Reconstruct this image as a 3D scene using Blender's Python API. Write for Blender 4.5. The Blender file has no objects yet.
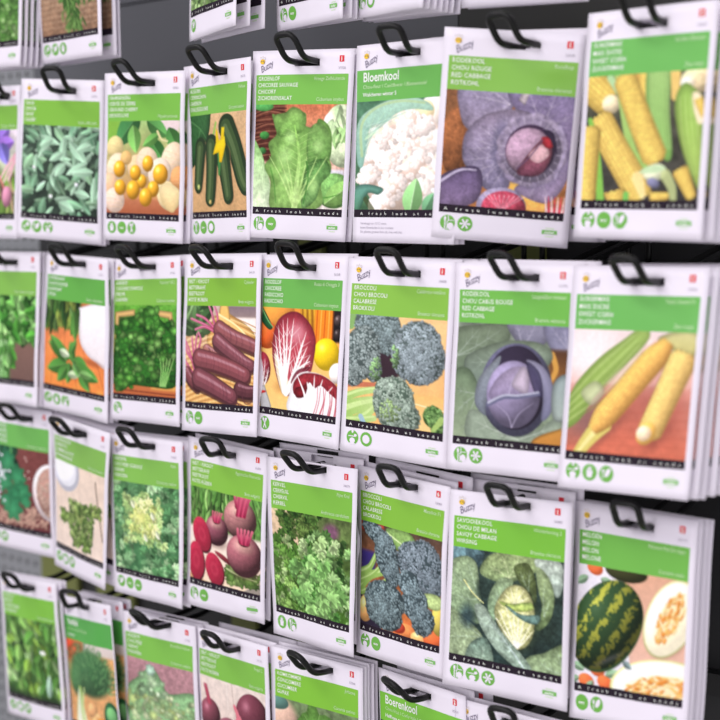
import bpy, math, random
import numpy as np
from mathutils import Vector, Matrix

# ---------------------------------------------------------------- painter
# The vegetable photographs printed on the packets are painted here into vertex colours.
NX, NY, SS = 132, 122, 2
CW, CH = NX*SS, NY*SS

def sst(a, b, x):
    t = np.clip((x-a)/(b-a), 0, 1)
    return t*t*(3-2*t)

def col(c):
    return np.array(c, float)/255.0

class Pic:
    def __init__(s, seed, top, bot):
        s.r = np.random.RandomState(seed)
        ys = (np.arange(CH)+.5)/CH
        xs = (np.arange(CW)+.5)/CW
        s.X, s.Y = np.meshgrid(xs, ys)
        s.a = col(top)[None, None]*(1-s.Y[..., None]) + col(bot)[None, None]*s.Y[..., None]
    def win(s, x0, y0, x1, y1):
        i0 = max(0, int(x0*CW)-2); i1 = min(CW, int(x1*CW)+3)
        j0 = max(0, int(y0*CH)-2); j1 = min(CH, int(y1*CH)+3)
        if i1 <= i0 or j1 <= j0: return None
        return (slice(j0, j1), slice(i0, i1))
    def put(s, w, m, c):
        m = m[..., None]
        s.a[w] = s.a[w]*(1-m) + np.clip(c, 0, 1)*m
    def vn(s, h, w, cell):
        gh, gw = int(h/cell)+3, int(w/cell)+3
        g = s.r.rand(gh, gw)
        y = np.arange(h)/cell; x = np.arange(w)/cell
        yi = y.astype(int); xi = x.astype(int)
        fy = (y-yi)[:, None]; fx = (x-xi)[None]
        fy = fy*fy*(3-2*fy); fx = fx*fx*(3-2*fx)
        A = g[yi][:, xi]; B = g[yi][:, xi+1]; D = g[yi+1][:, xi]; E = g[yi+1][:, xi+1]
        return (A*(1-fx)+B*fx)*(1-fy)+(D*(1-fx)+E*fx)*fy
    def fbm(s, h, w, cell):
        return (s.vn(h, w, cell)*.5+s.vn(h, w, max(1.5, cell/2))*.3+s.vn(h, w, max(1.2, cell/4))*.2)-.5
    def nz(s, amp, cell, box=(0, 0, 1, 1)):
        w = s.win(*box)
        h, k = s.a[w].shape[:2]
        s.a[w] = np.clip(s.a[w]*(1+amp*2*s.fbm(h, k, cell))[..., None], 0, 1)
    def grad(s, box, c1, c2, hor=False, soft=.02, al=1):
        w = s.win(*box)
        if w is None: return
        X, Y = s.X[w], s.Y[w]
        t = ((X-box[0])/(box[2]-box[0]) if hor else (Y-box[1])/(box[3]-box[1]))[..., None].clip(0, 1)
        m = sst(box[0]-soft, box[0]+soft, X)*(1-sst(box[2]-soft, box[2]+soft, X))*sst(box[1]-soft, box[1]+soft, Y)*(1-sst(box[3]-soft, box[3]+soft, Y))
        s.put(w, m*al, col(c1)*(1-t)+col(c2)*t)
    def el(s, cx, cy, rx, ry=None, rot=0, c=(200, 200, 200), dk=.5, hl=.2, al=1, tex=0, cell=5, flat=False, soft=None, spec=0, rim=None, f=None):
        ry = ry or rx
        R = max(rx, ry)*1.1
        w = s.win(cx-R, cy-R, cx+R, cy+R)
        if w is None: return
        X, Y = s.X[w]-cx, s.Y[w]-cy
        ca, sa = math.cos(math.radians(rot)), math.sin(math.radians(rot))
        p = (X*ca+Y*sa)/rx; q = (-X*sa+Y*ca)/ry
        d2 = p*p+q*q
        d = np.sqrt(d2)
        so = soft or min(.6, 1.6/(CW*min(rx, ry)))
        m = (1-sst(1-so, 1+so*.3, d))*al
        base = col(c)[None, None]*np.ones(X.shape+(1,))
        if f is not None: base = f(s, p, q, base)
        if not flat:
            nzv = np.sqrt(np.clip(1-d2, 0, 1))
            nx = (p*ca*1.0-q*sa); ny = (p*sa+q*ca)
            l = np.clip(-.45*nx-.55*ny+.7*nzv, 0, 1.2)
            k = (1-dk)+(dk+hl)*l
            base = base*k[..., None]
            if spec:
                base = base+spec*np.exp(-((nx+.35)**2+(ny+.4)**2)/.05)[..., None]
        if tex:
            h, k2 = X.shape
            base = base*(1+2*tex*s.fbm(h, k2, cell))[..., None]
        s.put(w, m, base)
    def spl(s, pts, closed=True, n=6):
        P = np.array(pts, float); N = len(P); out = []
        rng = range(N) if closed else range(N-1)
        for i in rng:
            if closed: a, b, c, d = P[(i-1) % N], P[i], P[(i+1) % N], P[(i+2) % N]
            else: a, b, c, d = P[max(i-1, 0)], P[i], P[i+1], P[min(i+2, N-1)]
            for k in range(n):
                t = k/n
                out.append(.5*(2*b+(c-a)*t+(2*a-5*b+4*c-d)*t*t+(3*b-a-3*c+d)*t**3))
        if not closed: out.append(P[-1])
        return np.array(out)
    def pol(s, pts, c, c2=None, edge=0, ed=.6, sm=True, al=1, tex=0, cell=5, vert=True, soft=1.3, f=None):
        P = s.spl(pts) if sm else np.array(pts, float)
        x0, y0 = P.min(0); x1, y1 = P.max(0)
        w = s.win(x0, y0, x1, y1)
        if w is None: return
        X, Y = s.X[w], s.Y[w]
        ins = np.zeros(X.shape, bool); D = np.full(X.shape, 9.0)
        N = len(P)
        for i in range(N):
            ax, ay = P[i]; bx, by = P[(i+1) % N]
            if ay != by:
                cond = ((ay > Y) != (by > Y)) & (X < (bx-ax)*(Y-ay)/(by-ay)+ax)
                ins ^= cond
            ex, ey = bx-ax, by-ay; L = ex*ex+ey*ey+1e-12
            t = np.clip(((X-ax)*ex+(Y-ay)*ey)/L, 0, 1)
            D = np.minimum(D, (X-ax-t*ex)**2+(Y-ay-t*ey)**2)
        D = np.sqrt(D)
        sd = np.where(ins, D, -D)*CW
        m = sst(-soft, soft, sd)*al
        C1 = col(c)[None, None]*np.ones(X.shape+(1,))
        if c2 is not None:
            t = ((Y-y0)/(y1-y0+1e-9) if vert else (X-x0)/(x1-x0+1e-9)).clip(0, 1)[..., None]
            C1 = C1*(1-t)+col(c2)*t
        if f is not None: C1 = f(s, X, Y, C1)
        if edge:
            k = ed+(1-ed)*np.clip(sd/CW/edge, 0, 1)**.6
            C1 = C1*k[..., None]
        if tex:
            h, k2 = X.shape
            C1 = C1*(1+2*tex*s.fbm(h, k2, cell))[..., None]
        s.put(w, m, C1)
    def ln(s, pts, w0, w1, c, al=1, sm=True, c2=None):
        P = s.spl(pts, False) if sm and len(pts) > 2 else np.array(pts, float)
        mw = max(w0, w1)
        x0, y0 = P.min(0)-mw; x1, y1 = P.max(0)+mw
        w = s.win(x0, y0, x1, y1)
        if w is None: return
        X, Y = s.X[w], s.Y[w]
        best = np.full(X.shape, -9.0); T = np.zeros(X.shape); N = len(P)-1
        for i in range(N):
            ax, ay = P[i]; ex, ey = P[i+1]-P[i]; L = ex*ex+ey*ey+1e-12
            t = np.clip(((X-ax)*ex+(Y-ay)*ey)/L, 0, 1)
            d = np.sqrt((X-ax-t*ex)**2+(Y-ay-t*ey)**2)
            g = (i+t)/N
            v = (w0+(w1-w0)*g)*.5-d
            T = np.where(v > best, g, T); best = np.maximum(best, v)
        m = sst(-.7, .7, best*CW)*al
        C1 = col(c)[None, None]*np.ones(X.shape+(1,))
        if c2 is not None: C1 = C1*(1-T[..., None])+col(c2)*T[..., None]
        s.put(w, m, C1)
    def lf(s, x, y, ang, L, wd, c, vein=None, dk=.78, al=1, peak=.45, ser=0):
        a = math.radians(ang); ca, sa = math.cos(a), math.sin(a)
        ex, ey = x+L*ca, y+L*sa
        w = s.win(min(x, ex)-wd, min(y, ey)-wd, max(x, ex)+wd, max(y, ey)+wd)
        if w is None: return
        X, Y = s.X[w]-x, s.Y[w]-y
        t = (X*ca+Y*sa)/L; q = (-X*sa+Y*ca)
        tt = np.clip(t, 0, 1)
        pw = math.log(.5)/math.log(peak)
        hw = wd*np.sin(np.pi*tt**pw)**.8
        if ser: hw = hw*(1+ser*np.sin(tt*40))
        sd = np.where((t < 0) | (t > 1), -.02, hw-np.abs(q))*CW
        m = sst(-.8, .9, sd)*al
        side = 1 if ca*.5-sa*.5 > 0 else -1
        k = np.where(q*side > 0, dk, 1.08)*(.86+.28*tt)
        C1 = col(c)*k[..., None]
        if vein is not None:
            vm = (1-sst(.0, 1.6, np.abs(q)*CW))*.8
            C1 = C1*(1-vm[..., None])+col(vein)*vm[..., None]
        s.put(w, m, C1)
    def lvs(s, n, box, L, wd, cols, ang=(0, 360), vein=None, dk=.75, var=.12, peak=.45, ser=0, deep=True):
        for i in range(n):
            x = s.r.uniform(box[0], box[2]); y = s.r.uniform(box[1], box[3])
            l = s.r.uniform(*L); c = np.array(cols[s.r.randint(len(cols))], float)
            k = (.62+.45*i/n) if deep else 1
            c = np.clip(c*k*(1+s.r.uniform(-var, var)), 0, 255)
            a = s.r.uniform(*ang)
            v = None if vein is None else tuple(np.array(vein)*min(1, k))
            s.lf(x-l*.5*math.cos(math.radians(a)), y-l*.5*math.sin(math.radians(a)), a, l, l*s.r.uniform(*wd), c, v, dk, peak=peak, ser=ser)
    def bumps(s, cx, cy, rx, ry, n, r, c, dk=.4, dome=.5, hl=.2, rot=0, var=.1, tex=0):
        ca, sa = math.cos(math.radians(rot)), math.sin(math.radians(rot))
        pts = []
        for i in range(n):
            a = s.r.uniform(0, 2*math.pi); d = math.sqrt(s.r.rand())
            pts.append((d*math.cos(a), d*math.sin(a)))
        pts.sort(key=lambda p: -(p[0]**2+p[1]**2))
        for p, q in pts:
            z = math.sqrt(max(0, 1-p*p-q*q))
            nx, ny = p*ca-q*sa, p*sa+q*ca
            l = max(0, -.45*nx-.5*ny+.72*z)
            k = (1-dome)+dome*1.25*l
            cc = np.clip(np.array(c, float)*k*(1+s.r.uniform(-var, var)), 0, 255)
            rr = s.r.uniform(*r)
            s.el(cx+p*rx*ca-q*ry*sa, cy+p*rx*sa+q*ry*ca, rr, rr*s.r.uniform(.8, 1), 0, cc, dk, hl, tex=tex)
    def frill(s, x, y, r, c, lobes=9, dep=.25, ed=.55, c2=None, tex=.12, sq=1, rot=None):
        n = lobes*4; pts = []
        ph = s.r.uniform(0, 6.28)
        for i in range(n):
            a = 2*math.pi*i/n
            k = r*(1-dep*.5+dep*.5*math.cos(lobes*a+ph)+s.r.uniform(-.1, .1))
            pts.append((x+k*math.cos(a), y+k*sq*math.sin(a)))
        s.pol(pts, c, c2, edge=r*.7, ed=ed, sm=False, tex=tex, cell=6)
    def frills(s, n, box, r, cols, lobes=(6, 11), dep=.3, ed=.5, var=.12, tex=.12):
        for i in range(n):
            c = np.array(cols[s.r.randint(len(cols))], float)*(.68+.4*i/n)*(1+s.r.uniform(-var, var))
            s.frill(s.r.uniform(box[0], box[2]), s.r.uniform(box[1], box[3]), s.r.uniform(*r), np.clip(c, 0, 255), s.r.randint(*lobes), dep, ed, tex=tex, sq=s.r.uniform(.6, 1))
    def done(s, gain=1.0, lift=.0):
        s.nz(.05, 2.2); s.nz(.03, 9)
        gain *= .985; lift += .0
        a = s.a.reshape(NY, SS, NX, SS, 3).mean((1, 3))
        a = np.clip(a*gain+lift*(1-a), 0, 1)
        a = np.clip(.53+(a-.53)*1.18, 0, 1)
        a = a*.91+a.mean(2, keepdims=True)*.09
        return np.where(a <= .04045, a/12.92, ((a+.055)/1.055)**2.4)

# ---------------------------------------------------------------- the printed photographs
PICS = {}
def pic(k):
    def d(f):
        PICS[k] = f
        return f
    return d
G1, G2, G3, G4 = (70, 140, 50), (105, 175, 70), (50, 110, 45), (150, 205, 105)

@pic('p1a')
def _():
    s = Pic(1, (225, 210, 225), (120, 160, 70))
    s.grad((0, .5, 1, 1), (150, 190, 90), (110, 140, 70), soft=.1)
    s.nz(.25, 30); s.lvs(40, (0, .6, 1, 1), (.15, .35), (.1, .2), [(110, 150, 60), (150, 180, 90), (170, 150, 120)], (60, 120))
    for i in range(5):
        s.lf(.62, .2, 200+i*38, .34, .1, (125+i*8, 115, 205), (90, 80, 170))
    s.lf(.7, .16, 60, .3, .1, (140, 130, 215), (90, 80, 170))
    for p in ([(1, .3), (.85, .42), (.7, .6)], [(1, .38), (.9, .45), (.78, .62)], [(.98, .34), (.92, .5), (.86, .6)]):
        s.ln(p, .05, .03, (225, 165, 180), c2=(240, 205, 205))
    s.ln([(.6, .45), (.75, .65), (.85, .85)], .03, .03, (225, 120, 130))
    s.el(.84, .8, .1, .13, 0, (205, 140, 165), .3)
    return s.done()

@pic('p1b')
def _():
    s = Pic(2, (66, 82, 70), (52, 64, 56)); s.nz(.3, 20)
    C = [(150, 190, 158), (122, 168, 132), (172, 206, 178), (104, 146, 116), (138, 178, 140)]
    s.lvs(150, (-.05, -.05, 1.05, 1.05), (.13, .25), (.15, .24), C, vein=(190, 215, 190), dk=.88, var=.18)
    for x, y, a, l, w in ((.25, .12, 20, .28, .04), (.42, .15, 155, .2, .05), (.56, .12, 95, .28, .045), (.62, .17, 48, .34, .06), (.55, .3, 150, .2, .045), (.85, .4, 150, .3, .05), (.93, .5, 175, .28, .05), (.58, .42, 130, .2, .05), (.2, .32, 95, .22, .03), (.9, .2, 160, .2, .05), (.7, .74, 10, .2, .05), (.5, .86, 25, .22, .06), (.95, .55, 95, .3, .035), (.4, .55, 75, .15, .03)):
        s.lf(x, y, a, l, w, (164, 202, 172), (200, 226, 200), .9)
    s.el(.17, .48, .02, c=(225, 215, 228), dk=.1); s.el(.72, .65, .025, c=(210, 215, 220), dk=.1); s.el(.4, .8, .025, c=(215, 220, 218), dk=.1)
    return s.done(1.02, .03)

@pic('p1c')
def _():
    s = Pic(3, (160, 190, 120), (205, 130, 90)); s.nz(.15, 30)
    s.grad((0, .84, 1, 1), (190, 120, 85), (170, 95, 65))
    s.el(.85, .05, .2, .12, c=(220, 200, 200), flat=True, soft=.4)
    s.el(.05, .1, .25, .2, c=(130, 180, 70), flat=True, soft=.5)
    s.lf(.45, -.1, 130, .5, .13, (70, 130, 75), (120, 170, 110)); s.lf(.36, .05, 80, .3, .09, (125, 185, 95), (170, 215, 140))
    s.lf(.55, .0, 30, .35, .09, (90, 150, 80)); s.lf(.6, .2, 50, .35, .1, (75, 140, 70), (130, 180, 110)); s.lf(.85, .08, 60, .3, .09, (85, 145, 75))
    s.lf(.72, .15, 150, .25, .06, (110, 170, 85)); s.ln([(.7, .12), (.76, .2), (.84, .22)], .03, .02, (215, 205, 150)); s.ln([(.85, .3), (.88, .5), (1, .62)], .05, .03, (80, 140, 60))
    H = (244, 216, 165)
    for x, y, rx, ry, r, c in ((.12, .28, .12, .12, 20, (235, 215, 150)), (.9, .42, .14, .2, 20, (245, 215, 185)), (.15, .5, .14, .16, 30, (245, 222, 190)), (.05, .7, .13, .14, 0, (245, 200, 160)), (.42, .5, .12, .14, 0, (240, 205, 160)), (.57, .44, .15, .16, -20, (238, 210, 180)), (.74, .56, .15, .17, 20, (246, 222, 200)), (.12, .86, .14, .14, -30, (246, 216, 196)), (.86, .8, .14, .17, -35, (242, 218, 165)), (.28, .4, .08, .08, 0, (235, 190, 120)), (.98, .6, .1, .12, 0, (240, 170, 110))):
        s.el(x, y, rx, ry, r, c, .25, .05, tex=.06, cell=8)
        for k in range(4):
            s.ln([(x-rx*.8, y-ry*.5+k*ry*.35), (x, y-ry*.4+k*ry*.3), (x+rx*.8, y-ry*.2+k*ry*.25)], .006, .006, (225, 185, 130), .5)
    for x, y, r in ((.5, .65, .07), (.19, .52, .085), (.41, .56, .078), (.58, .46, .08), (.75, .57, .1), (.2, .72, .08), (.66, .73, .08), (.38, .745, .095), (.56, .82, .092)):
        s.el(x, y, r, r*1.12, 0, (248, 178, 48), .38, .12, spec=.35)
    s.pol([(.74, .72), (.86, .66), (1, .76), (.93, .97), (.8, .9)], (246, 226, 172), (232, 200, 140), edge=.1, ed=.85)
    return s.done(1.03, .03)

@pic('p1d')
def _():
    s = Pic(4, (214, 176, 132), (206, 162, 112)); s.nz(.1, 4); s.nz(.07, 40)
    s.pol([(-.1, -.1), (.35, -.1), (.4, .1), (.33, .28), (.2, .3), (.08, .5), (-.1, .5)], (62, 112, 62), (48, 92, 52), edge=.1, tex=.15)
    s.ln([(.0, .05), (.2, .15), (.32, .25)], .012, .006, (95, 150, 90)); s.ln([(.2, .15), (.1, .35)], .01, .004, (95, 150, 90))
    s.ln([(.5, .1), (.45, .25)], .03, .03, (150, 190, 90))
    def cu(pts, w0):
        w0 *= 1.32
        s.ln([(x+.015, y+.012) for x, y in pts], w0*1.05, w0*.75, (140, 100, 70), .5)
        s.ln(pts, w0, w0*.78, (42, 62, 38)); s.ln([(x-.012, y) for x, y in pts], w0*.62, w0*.45, (66, 90, 52)); s.ln([(x-.02, y) for x, y in pts], w0*.25, w0*.16, (98, 120, 76), .8)
    cu([(.68, .15), (.8, .35), (.93, .65), (.99, .75)], .2); cu([(.2, .34), (.17, .5), (.13, .72)], .17)
    cu([(.42, .32), (.4, .55), (.36, .86)], .17); cu([(.6, .42), (.64, .62), (.69, .84)], .18)
    s.el(.14, .74, .03, c=(180, 190, 110), dk=.2); s.el(.36, .9, .025, c=(190, 170, 100), dk=.2)
    s.ln([(.55, .4), (.53, .62)], .06, .03, (70, 135, 70))
    for p in ([(.5, .16), (.53, .18), (.56, .33), (.5, .34)], [(.6, .15), (.65, .15), (.63, .33), (.57, .32)], [(.5, .3), (.65, .24), (.66, .33), (.58, .5), (.54, .5), (.54, .4), (.44, .42)]):
        s.pol(p, (250, 222, 30), (238, 190, 10), sm=False, edge=.04, ed=.85)
    return s.done(1.0, .04)

@pic('p1e')
def _():
    s = Pic(5, (205, 120, 85), (210, 200, 195)); s.nz(.2, 16); s.grad((.35, 0, .8, .2), (205, 118, 84), (214, 140, 105)); s.nz(.15, 5, (.35, 0, .8, .2))
    s.grad((.82, .62, 1, .78), (220, 215, 225), (205, 205, 210))
    s.grad((0, 0, .34, .55), (112, 66, 52), (86, 46, 40)); 
    for i in range(26):
        y = .02+i*.02; s.ln([(0, y), (.17, y-.03+.02*math.sin(i)), (.36, y-.02)], .012, .012, (150, 98, 78) if i % 2 else (82, 42, 38), .9)
    s.el(.12, .3, .06, .04, 0, (70, 140, 70), .3); s.el(.1, .45, .05, .035, 0, (70, 130, 70), .3); s.el(.1, .02, .12, .05, 0, (90, 170, 90), .2)
    s.el(.95, .2, .17, .2, 0, (210, 222, 185), .3, .1, tex=.1); s.el(.84, .18, .07, .1, 0, (230, 228, 222), .2); s.el(.98, .45, .16, .15, 0, (200, 215, 175), .3, tex=.12)
    s.lvs(16, (.85, .05, 1, .35), (.1, .2), (.2, .35), [(165, 205, 135), (195, 220, 170)], (40, 120), deep=False)
    s.el(.9, .82, .2, .17, 0, (124, 174, 98), .35, tex=.15); s.lf(.8, .95, -35, .4, .1, (150, 200, 110), (195, 225, 160)); s.ln([(.72, .9), (.85, .88), (.97, .85)], .02, .006, (95, 150, 70))
    s.pol([(-.05, .35), (.08, .45), (.14, .6), (.2, .8), (.16, 1.05), (-.05, 1.05)], (150, 205, 120), (232, 238, 215), edge=.07, ed=.8, tex=.1)
    for i in range(7): s.ln([(.06, 1), (.06+.02*i-.05, .75), (.02+.02*i-.05, .5)], .012, .004, (215, 235, 190), .7)
    # the large upright head of leaves
    s.pol([(.22, 1.02), (.2, .75), (.13, .6), (.2, .5), (.17, .38), (.26, .28), (.2, .1), (.3, .12), (.42, .03), (.5, .06), (.58, .1), (.57, .2), (.68, .22), (.72, .14), (.82, .2), (.86, .32), (.84, .5), (.86, .62), (.76, .75), (.78, .95), (.6, 1.02)], (126, 176, 88), (148, 190, 106), edge=.12, ed=.74, tex=.12, cell=16)
    s.pol([(.62, .25), (.74, .18), (.85, .32), (.84, .52), (.72, .55), (.66, .62), (.6, .5)], (142, 188, 104), (116, 168, 86), edge=.1, ed=.72, tex=.2, cell=12)
    s.pol([(.6, .6), (.78, .52), (.86, .64), (.76, .76), (.7, .92), (.56, .98)], (112, 168, 90), (132, 180, 106), edge=.1, ed=.65, tex=.25, cell=10)
    s.pol([(.22, .12), (.36, .08), (.46, .03), (.58, .12), (.55, .26), (.4, .3), (.28, .3)], (148, 192, 104), (126, 178, 88), edge=.08, ed=.7, tex=.2, cell=10)
    for x, y, rx, ry in ((.36, .5, .1, .12), (.42, .32, .09, .08), (.38, .7, .08, .1), (.72, .4, .07, .08), (.68, .78, .06, .1)):
        s.el(x, y, rx, ry, 10, (176, 218, 136), flat=True, soft=.9, al=.8)
    s.ln([(.48, 1.02), (.5, .75), (.52, .5), (.46, .2)], .07, .012, (196, 226, 150), c2=(150, 205, 100))
    for a in (-.3, -.2, -.12, .1, .2, .3):
        s.ln([(.48, 1), (.5+a*.5, .75), (.5+a*1.05, .5)], .028, .006, (190, 224, 140), .8)
    for k in range(20):
        y = .25+.03*k; sgn = 1 if k % 2 else -1
        s.ln([(.51, y+.05), (.51+sgn*.1, y), (.51+sgn*.2, y-.03)], .008, .003, (180, 218, 130), .6)
    s.ln([(.58, .95), (.62, .7), (.6, .55)], .012, .02, (70, 130, 55), .7); s.ln([(.27, .95), (.24, .75), (.2, .62)], .01, .02, (80, 140, 60), .6)
    s.nz(.14, 9); s.nz(.1, 22)
    return s.done(1.0, .02)

@pic('p1f')
def _():
    s = Pic(6, (84, 124, 98), (74, 110, 80)); s.nz(.25, 14)
    s.lvs(20, (.75, 0, 1.05, .3), (.2, .4), (.2, .3), [(90, 135, 125), (120, 165, 150)], (50, 130), vein=(160, 195, 175))
    s.el(.5, .55, .44, .52, 0, (240, 214, 196), .3, .1)
    s.el(.78, .14, .14, .16, 0, (240, 226, 215), .2); s.el(.7, .12, .1, .1, 0, (240, 215, 150), .2, al=.7)
    cl = [(.55, .22, .14), (.3, .32, .15), (.5, .42, .17), (.75, .38, .17), (.88, .55, .14), (.2, .5, .12), (.35, .58, .15), (.6, .6, .17), (.8, .72, .15), (.15, .7, .12), (.4, .78, .15), (.68, .84, .13), (.3, .95, .13), (.9, .88, .12), (.25, .18, .06), (.7, .25, .1), (.88, .38, .1)]
    for x, y, r in cl:
        s.el(x, y, r, r, 0, (240, 214, 198), .3, .1, soft=.3)
    for x, y, r in cl:
        s.bumps(x, y, r*.95, r*.95, 46, (.018, .038), (255, 240, 232), .1, .2, .08, var=.02)
    s.pol([(.02, .55), (.02, .2), (.2, .05), (.5, -.02), (.72, .04), (.78, .12), (.6, .1), (.45, .12), (.3, .2), (.16, .24), (.12, .4), (.08, .6)], (172, 208, 186), (140, 184, 168), edge=.05, ed=.92, tex=.08)
    s.ln([(.07, .5), (.06, .22), (.2, .07), (.45, .02), (.7, .05)], .03, .02, (178, 202, 150), .8)
    for k in range(10): s.ln([(.11, .5-.03*k), (.16+.03*k, .26-.012*k), (.24+.035*k, .2-.01*k)], .012, .006, (196, 222, 208) if k % 2 else (120, 170, 150), .5)
    for i in range(6): s.ln([(.1, .35), (.2+.1*i, .12-.01*i)], .008, .004, (190, 222, 180), .6)
    s.lf(.58, 1.05, -80, .34, .1, (150, 205, 135), (215, 238, 200)); s.lf(.72, 1.02, -60, .2, .06, (120, 175, 130)); s.lf(.95, 1, -70, .3, .07, (165, 205, 140))
    s.pol([(-.02, .82), (.1, .76), (.3, .8), (.26, .86), (.14, .85), (.05, 1.02), (-.02, 1.02)], (110, 165, 150), (90, 140, 110), edge=.05)
    s.ln([(.12, .9), (.2, 1)], .05, .05, (75, 85, 55), .7)
    return s.done(1.03, .02)

def cabbage_leaf(s, pts, c, c2, base, tips, vc, w=.014, al=.6, tex=.1, edge=.07, ed=.72):
    s.pol(pts, c, c2, edge=edge, ed=ed, tex=tex, cell=14)
    for t in tips:
        m = ((base[0]+t[0])/2+s.r.uniform(-.02, .02), (base[1]+t[1])/2+s.r.uniform(-.02, .02))
        s.ln([base, m, t], w, .003, vc, al)
        for k in (.45, .7):
            q = (base[0]+(t[0]-base[0])*k, base[1]+(t[1]-base[1])*k)
            dx, dy = t[0]-base[0], t[1]-base[1]
            s.ln([q, (q[0]+dx*.2-dy*.18, q[1]+dy*.2+dx*.18)], w*.5, .002, vc, al*.8); s.ln([q, (q[0]+dx*.2+dy*.18, q[1]+dy*.2-dx*.18)], w*.5, .002, vc, al*.8)

@pic('p1g')
def _():
    s = Pic(7, (140, 92, 60), (176, 112, 62)); s.nz(.2, 20)
    P, Q, V = (146, 132, 154), (112, 104, 138), (196, 184, 202)
    s.el(.1, .45, .12, .3, 0, (150, 92, 55), .3, tex=.2)
    s.grad((.55, .72, .85, 1), (245, 190, 70), (240, 170, 90)); s.el(.72, .8, .1, .08, 0, (252, 215, 130), .1, soft=.6)
    cabbage_leaf(s, [(.12, -.05), (.5, -.05), (.52, .15), (.35, .3), (.2, .34), (.12, .2)], (150, 140, 172), P, (.5, .1), [(.15, .05), (.2, .3), (.3, -.02)], V)
    cabbage_leaf(s, [(.5, -.05), (1.05, -.05), (1.05, .5), (.9, .45), (.78, .3), (.6, .2)], (128, 116, 152), (150, 130, 165), (.78, .35), [(.65, 0), (.85, 0), (1, .15)], V)
    s.pol([(.6, -.02), (.66, -.02), (.62, .1), (.57, .06)], (205, 190, 195), sm=False, edge=.03)
    cabbage_leaf(s, [(.18, .36), (.32, .2), (.55, .14), (.7, .2), (.55, .4), (.52, .62), (.55, .8), (.4, .85), (.28, .76), (.2, .66), (.16, .55)], (152, 136, 160), (128, 120, 150), (.55, .5), [(.22, .4), (.18, .6), (.3, .8), (.35, .25), (.48, .17), (.42, .82), (.2, .5), (.25, .7), (.28, .3)], V)
    s.el(.47, .45, .1, .26, 0, (92, 92, 124), flat=True, soft=.9, al=.6)
    cabbage_leaf(s, [(.6, .8), (.9, .6), (1.0, .45), (1.02, .6), (.96, .8), (.85, .92), (.68, .88)], (146, 130, 165), (160, 140, 170), (.75, .72), [(.72, .87), (.86, .88), (.97, .65)], V)
    s.el(.7, .5, .3, .34, 0, (78, 72, 98), flat=True, soft=.5, al=.7)
    for i in range(26):
        a = i*2*math.pi/26; k = 1+.05*math.sin(i*2.3)
        s.el(.7+.23*k*math.cos(a), .48+.27*k*math.sin(a), .05, .075, math.degrees(a), (158, 144, 168) if i % 3 else (140, 127, 154), .18, .06, tex=.14, soft=.35)
    s.el(.7, .48, .235, .275, 0, (150, 136, 162), .35, .1, tex=.12)
    for i in range(22):
        a = i*2*math.pi/22+.1; s.ln([(.7+.2*math.cos(a), .48+.23*math.sin(a)), (.7+.26*math.cos(a), .48+.3*math.sin(a))], .008, .003, (196, 184, 200), .6)
    s.el(.69, .48, .195, .225, 0, (66, 48, 72), .2)
    s.el(.68, .49, .18, .205, 0, (172, 140, 162), .4, .2, tex=.12)
    s.pol([(.6, .66), (.75, .4), (.82, .36), (.86, .5), (.8, .66), (.7, .7)], (168, 96, 108), (128, 70, 92), edge=.06, tex=.15)
    s.pol([(.68, .52), (.78, .42), (.84, .5), (.76, .58)], (226, 178, 184), edge=.04, ed=.8); s.pol([(.77, .36), (.85, .36), (.86, .44), (.8, .44)], (190, 50, 62), edge=.03); s.pol([(.78, .3), (.86, .32), (.9, .5), (.84, .38)], (52, 40, 62))
    s.ln([(.6, .64), (.7, .52), (.78, .38)], .012, .008, (104, 78, 108)); s.ln([(.9, .26), (.96, .45), (.9, .7)], .03, .02, (168, 154, 184), .8)
    s.pol([(-.02, .78), (.18, .66), (.3, .66), (.34, .78), (.3, .95), (.1, 1.05), (-.02, 1.05)], (108, 90, 130), (140, 118, 152), edge=.1, ed=.6); s.ln([(0, .8), (.15, .69), (.28, .68)], .025, .012, (190, 178, 205))
    s.el(.5, .98, .2, .17, 0, (150, 140, 168), .3); s.el(.52, 1.0, .18, .16, 0, (186, 70, 92), .35, tex=.25, cell=6)
    for i in range(9): s.ln([(.5, 1.02), (.36+.04*i, .88)], .004, .008, (232, 190, 200), .7)
    for i in range(8): s.ln([(.86+.02*i, 1), (.84+.025*i, .86)], .022, .006, (220, 60, 90) if i % 2 else (240, 205, 210), .9)
    s.nz(.16, 4); s.nz(.12, 14)
    return s.done(1.02, .05)

def cob(s, a, b, w, c=(240, 206, 104), dark=(216, 174, 84), rows=7, taper=.6, tip=.1):
    ax, ay = a; bx, by = b
    L = math.hypot(bx-ax, by-ay); ux, uy = (bx-ax)/L, (by-ay)/L; nx, ny = -uy, ux
    prof = lambda g: w*.5*(1+(taper-1)*g)*min(1, (.04+g)/tip)**.5*min(1, (1.04-g)/tip)**.5
    G = [k/16 for k in range(17)]
    out = [(ax+ux*L*g+nx*prof(g), ay+uy*L*g+ny*prof(g)) for g in G]+[(ax+ux*L*g-nx*prof(g), ay+uy*L*g-ny*prof(g)) for g in reversed(G)]
    s.pol(out, dark, sm=False, edge=w*.2, ed=.72)
    n = int(L/.024)
    for r in range(rows):
        t = (r+.5)/rows*2-1
        z = math.sqrt(max(.05, 1-t*t))
        for k in range(n):
            g = (k+.3+.5*(r % 2))/n; hw = prof(min(g, 1))
            px, py = ax+ux*L*g+nx*t*hw*.95, ay+uy*L*g+ny*t*hw*.95
            l = max(0, -.4*nx*t-.5*ny*t+.75*z)
            cc = np.clip(np.array(c)*(.64+.5*l)*(1+s.r.uniform(-.06, .06)), 0, 255)
            s.el(px, py, .0145, hw*.95/rows*(.6+.6*z), math.degrees(math.atan2(uy, ux)), cc, .22, .1)

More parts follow.
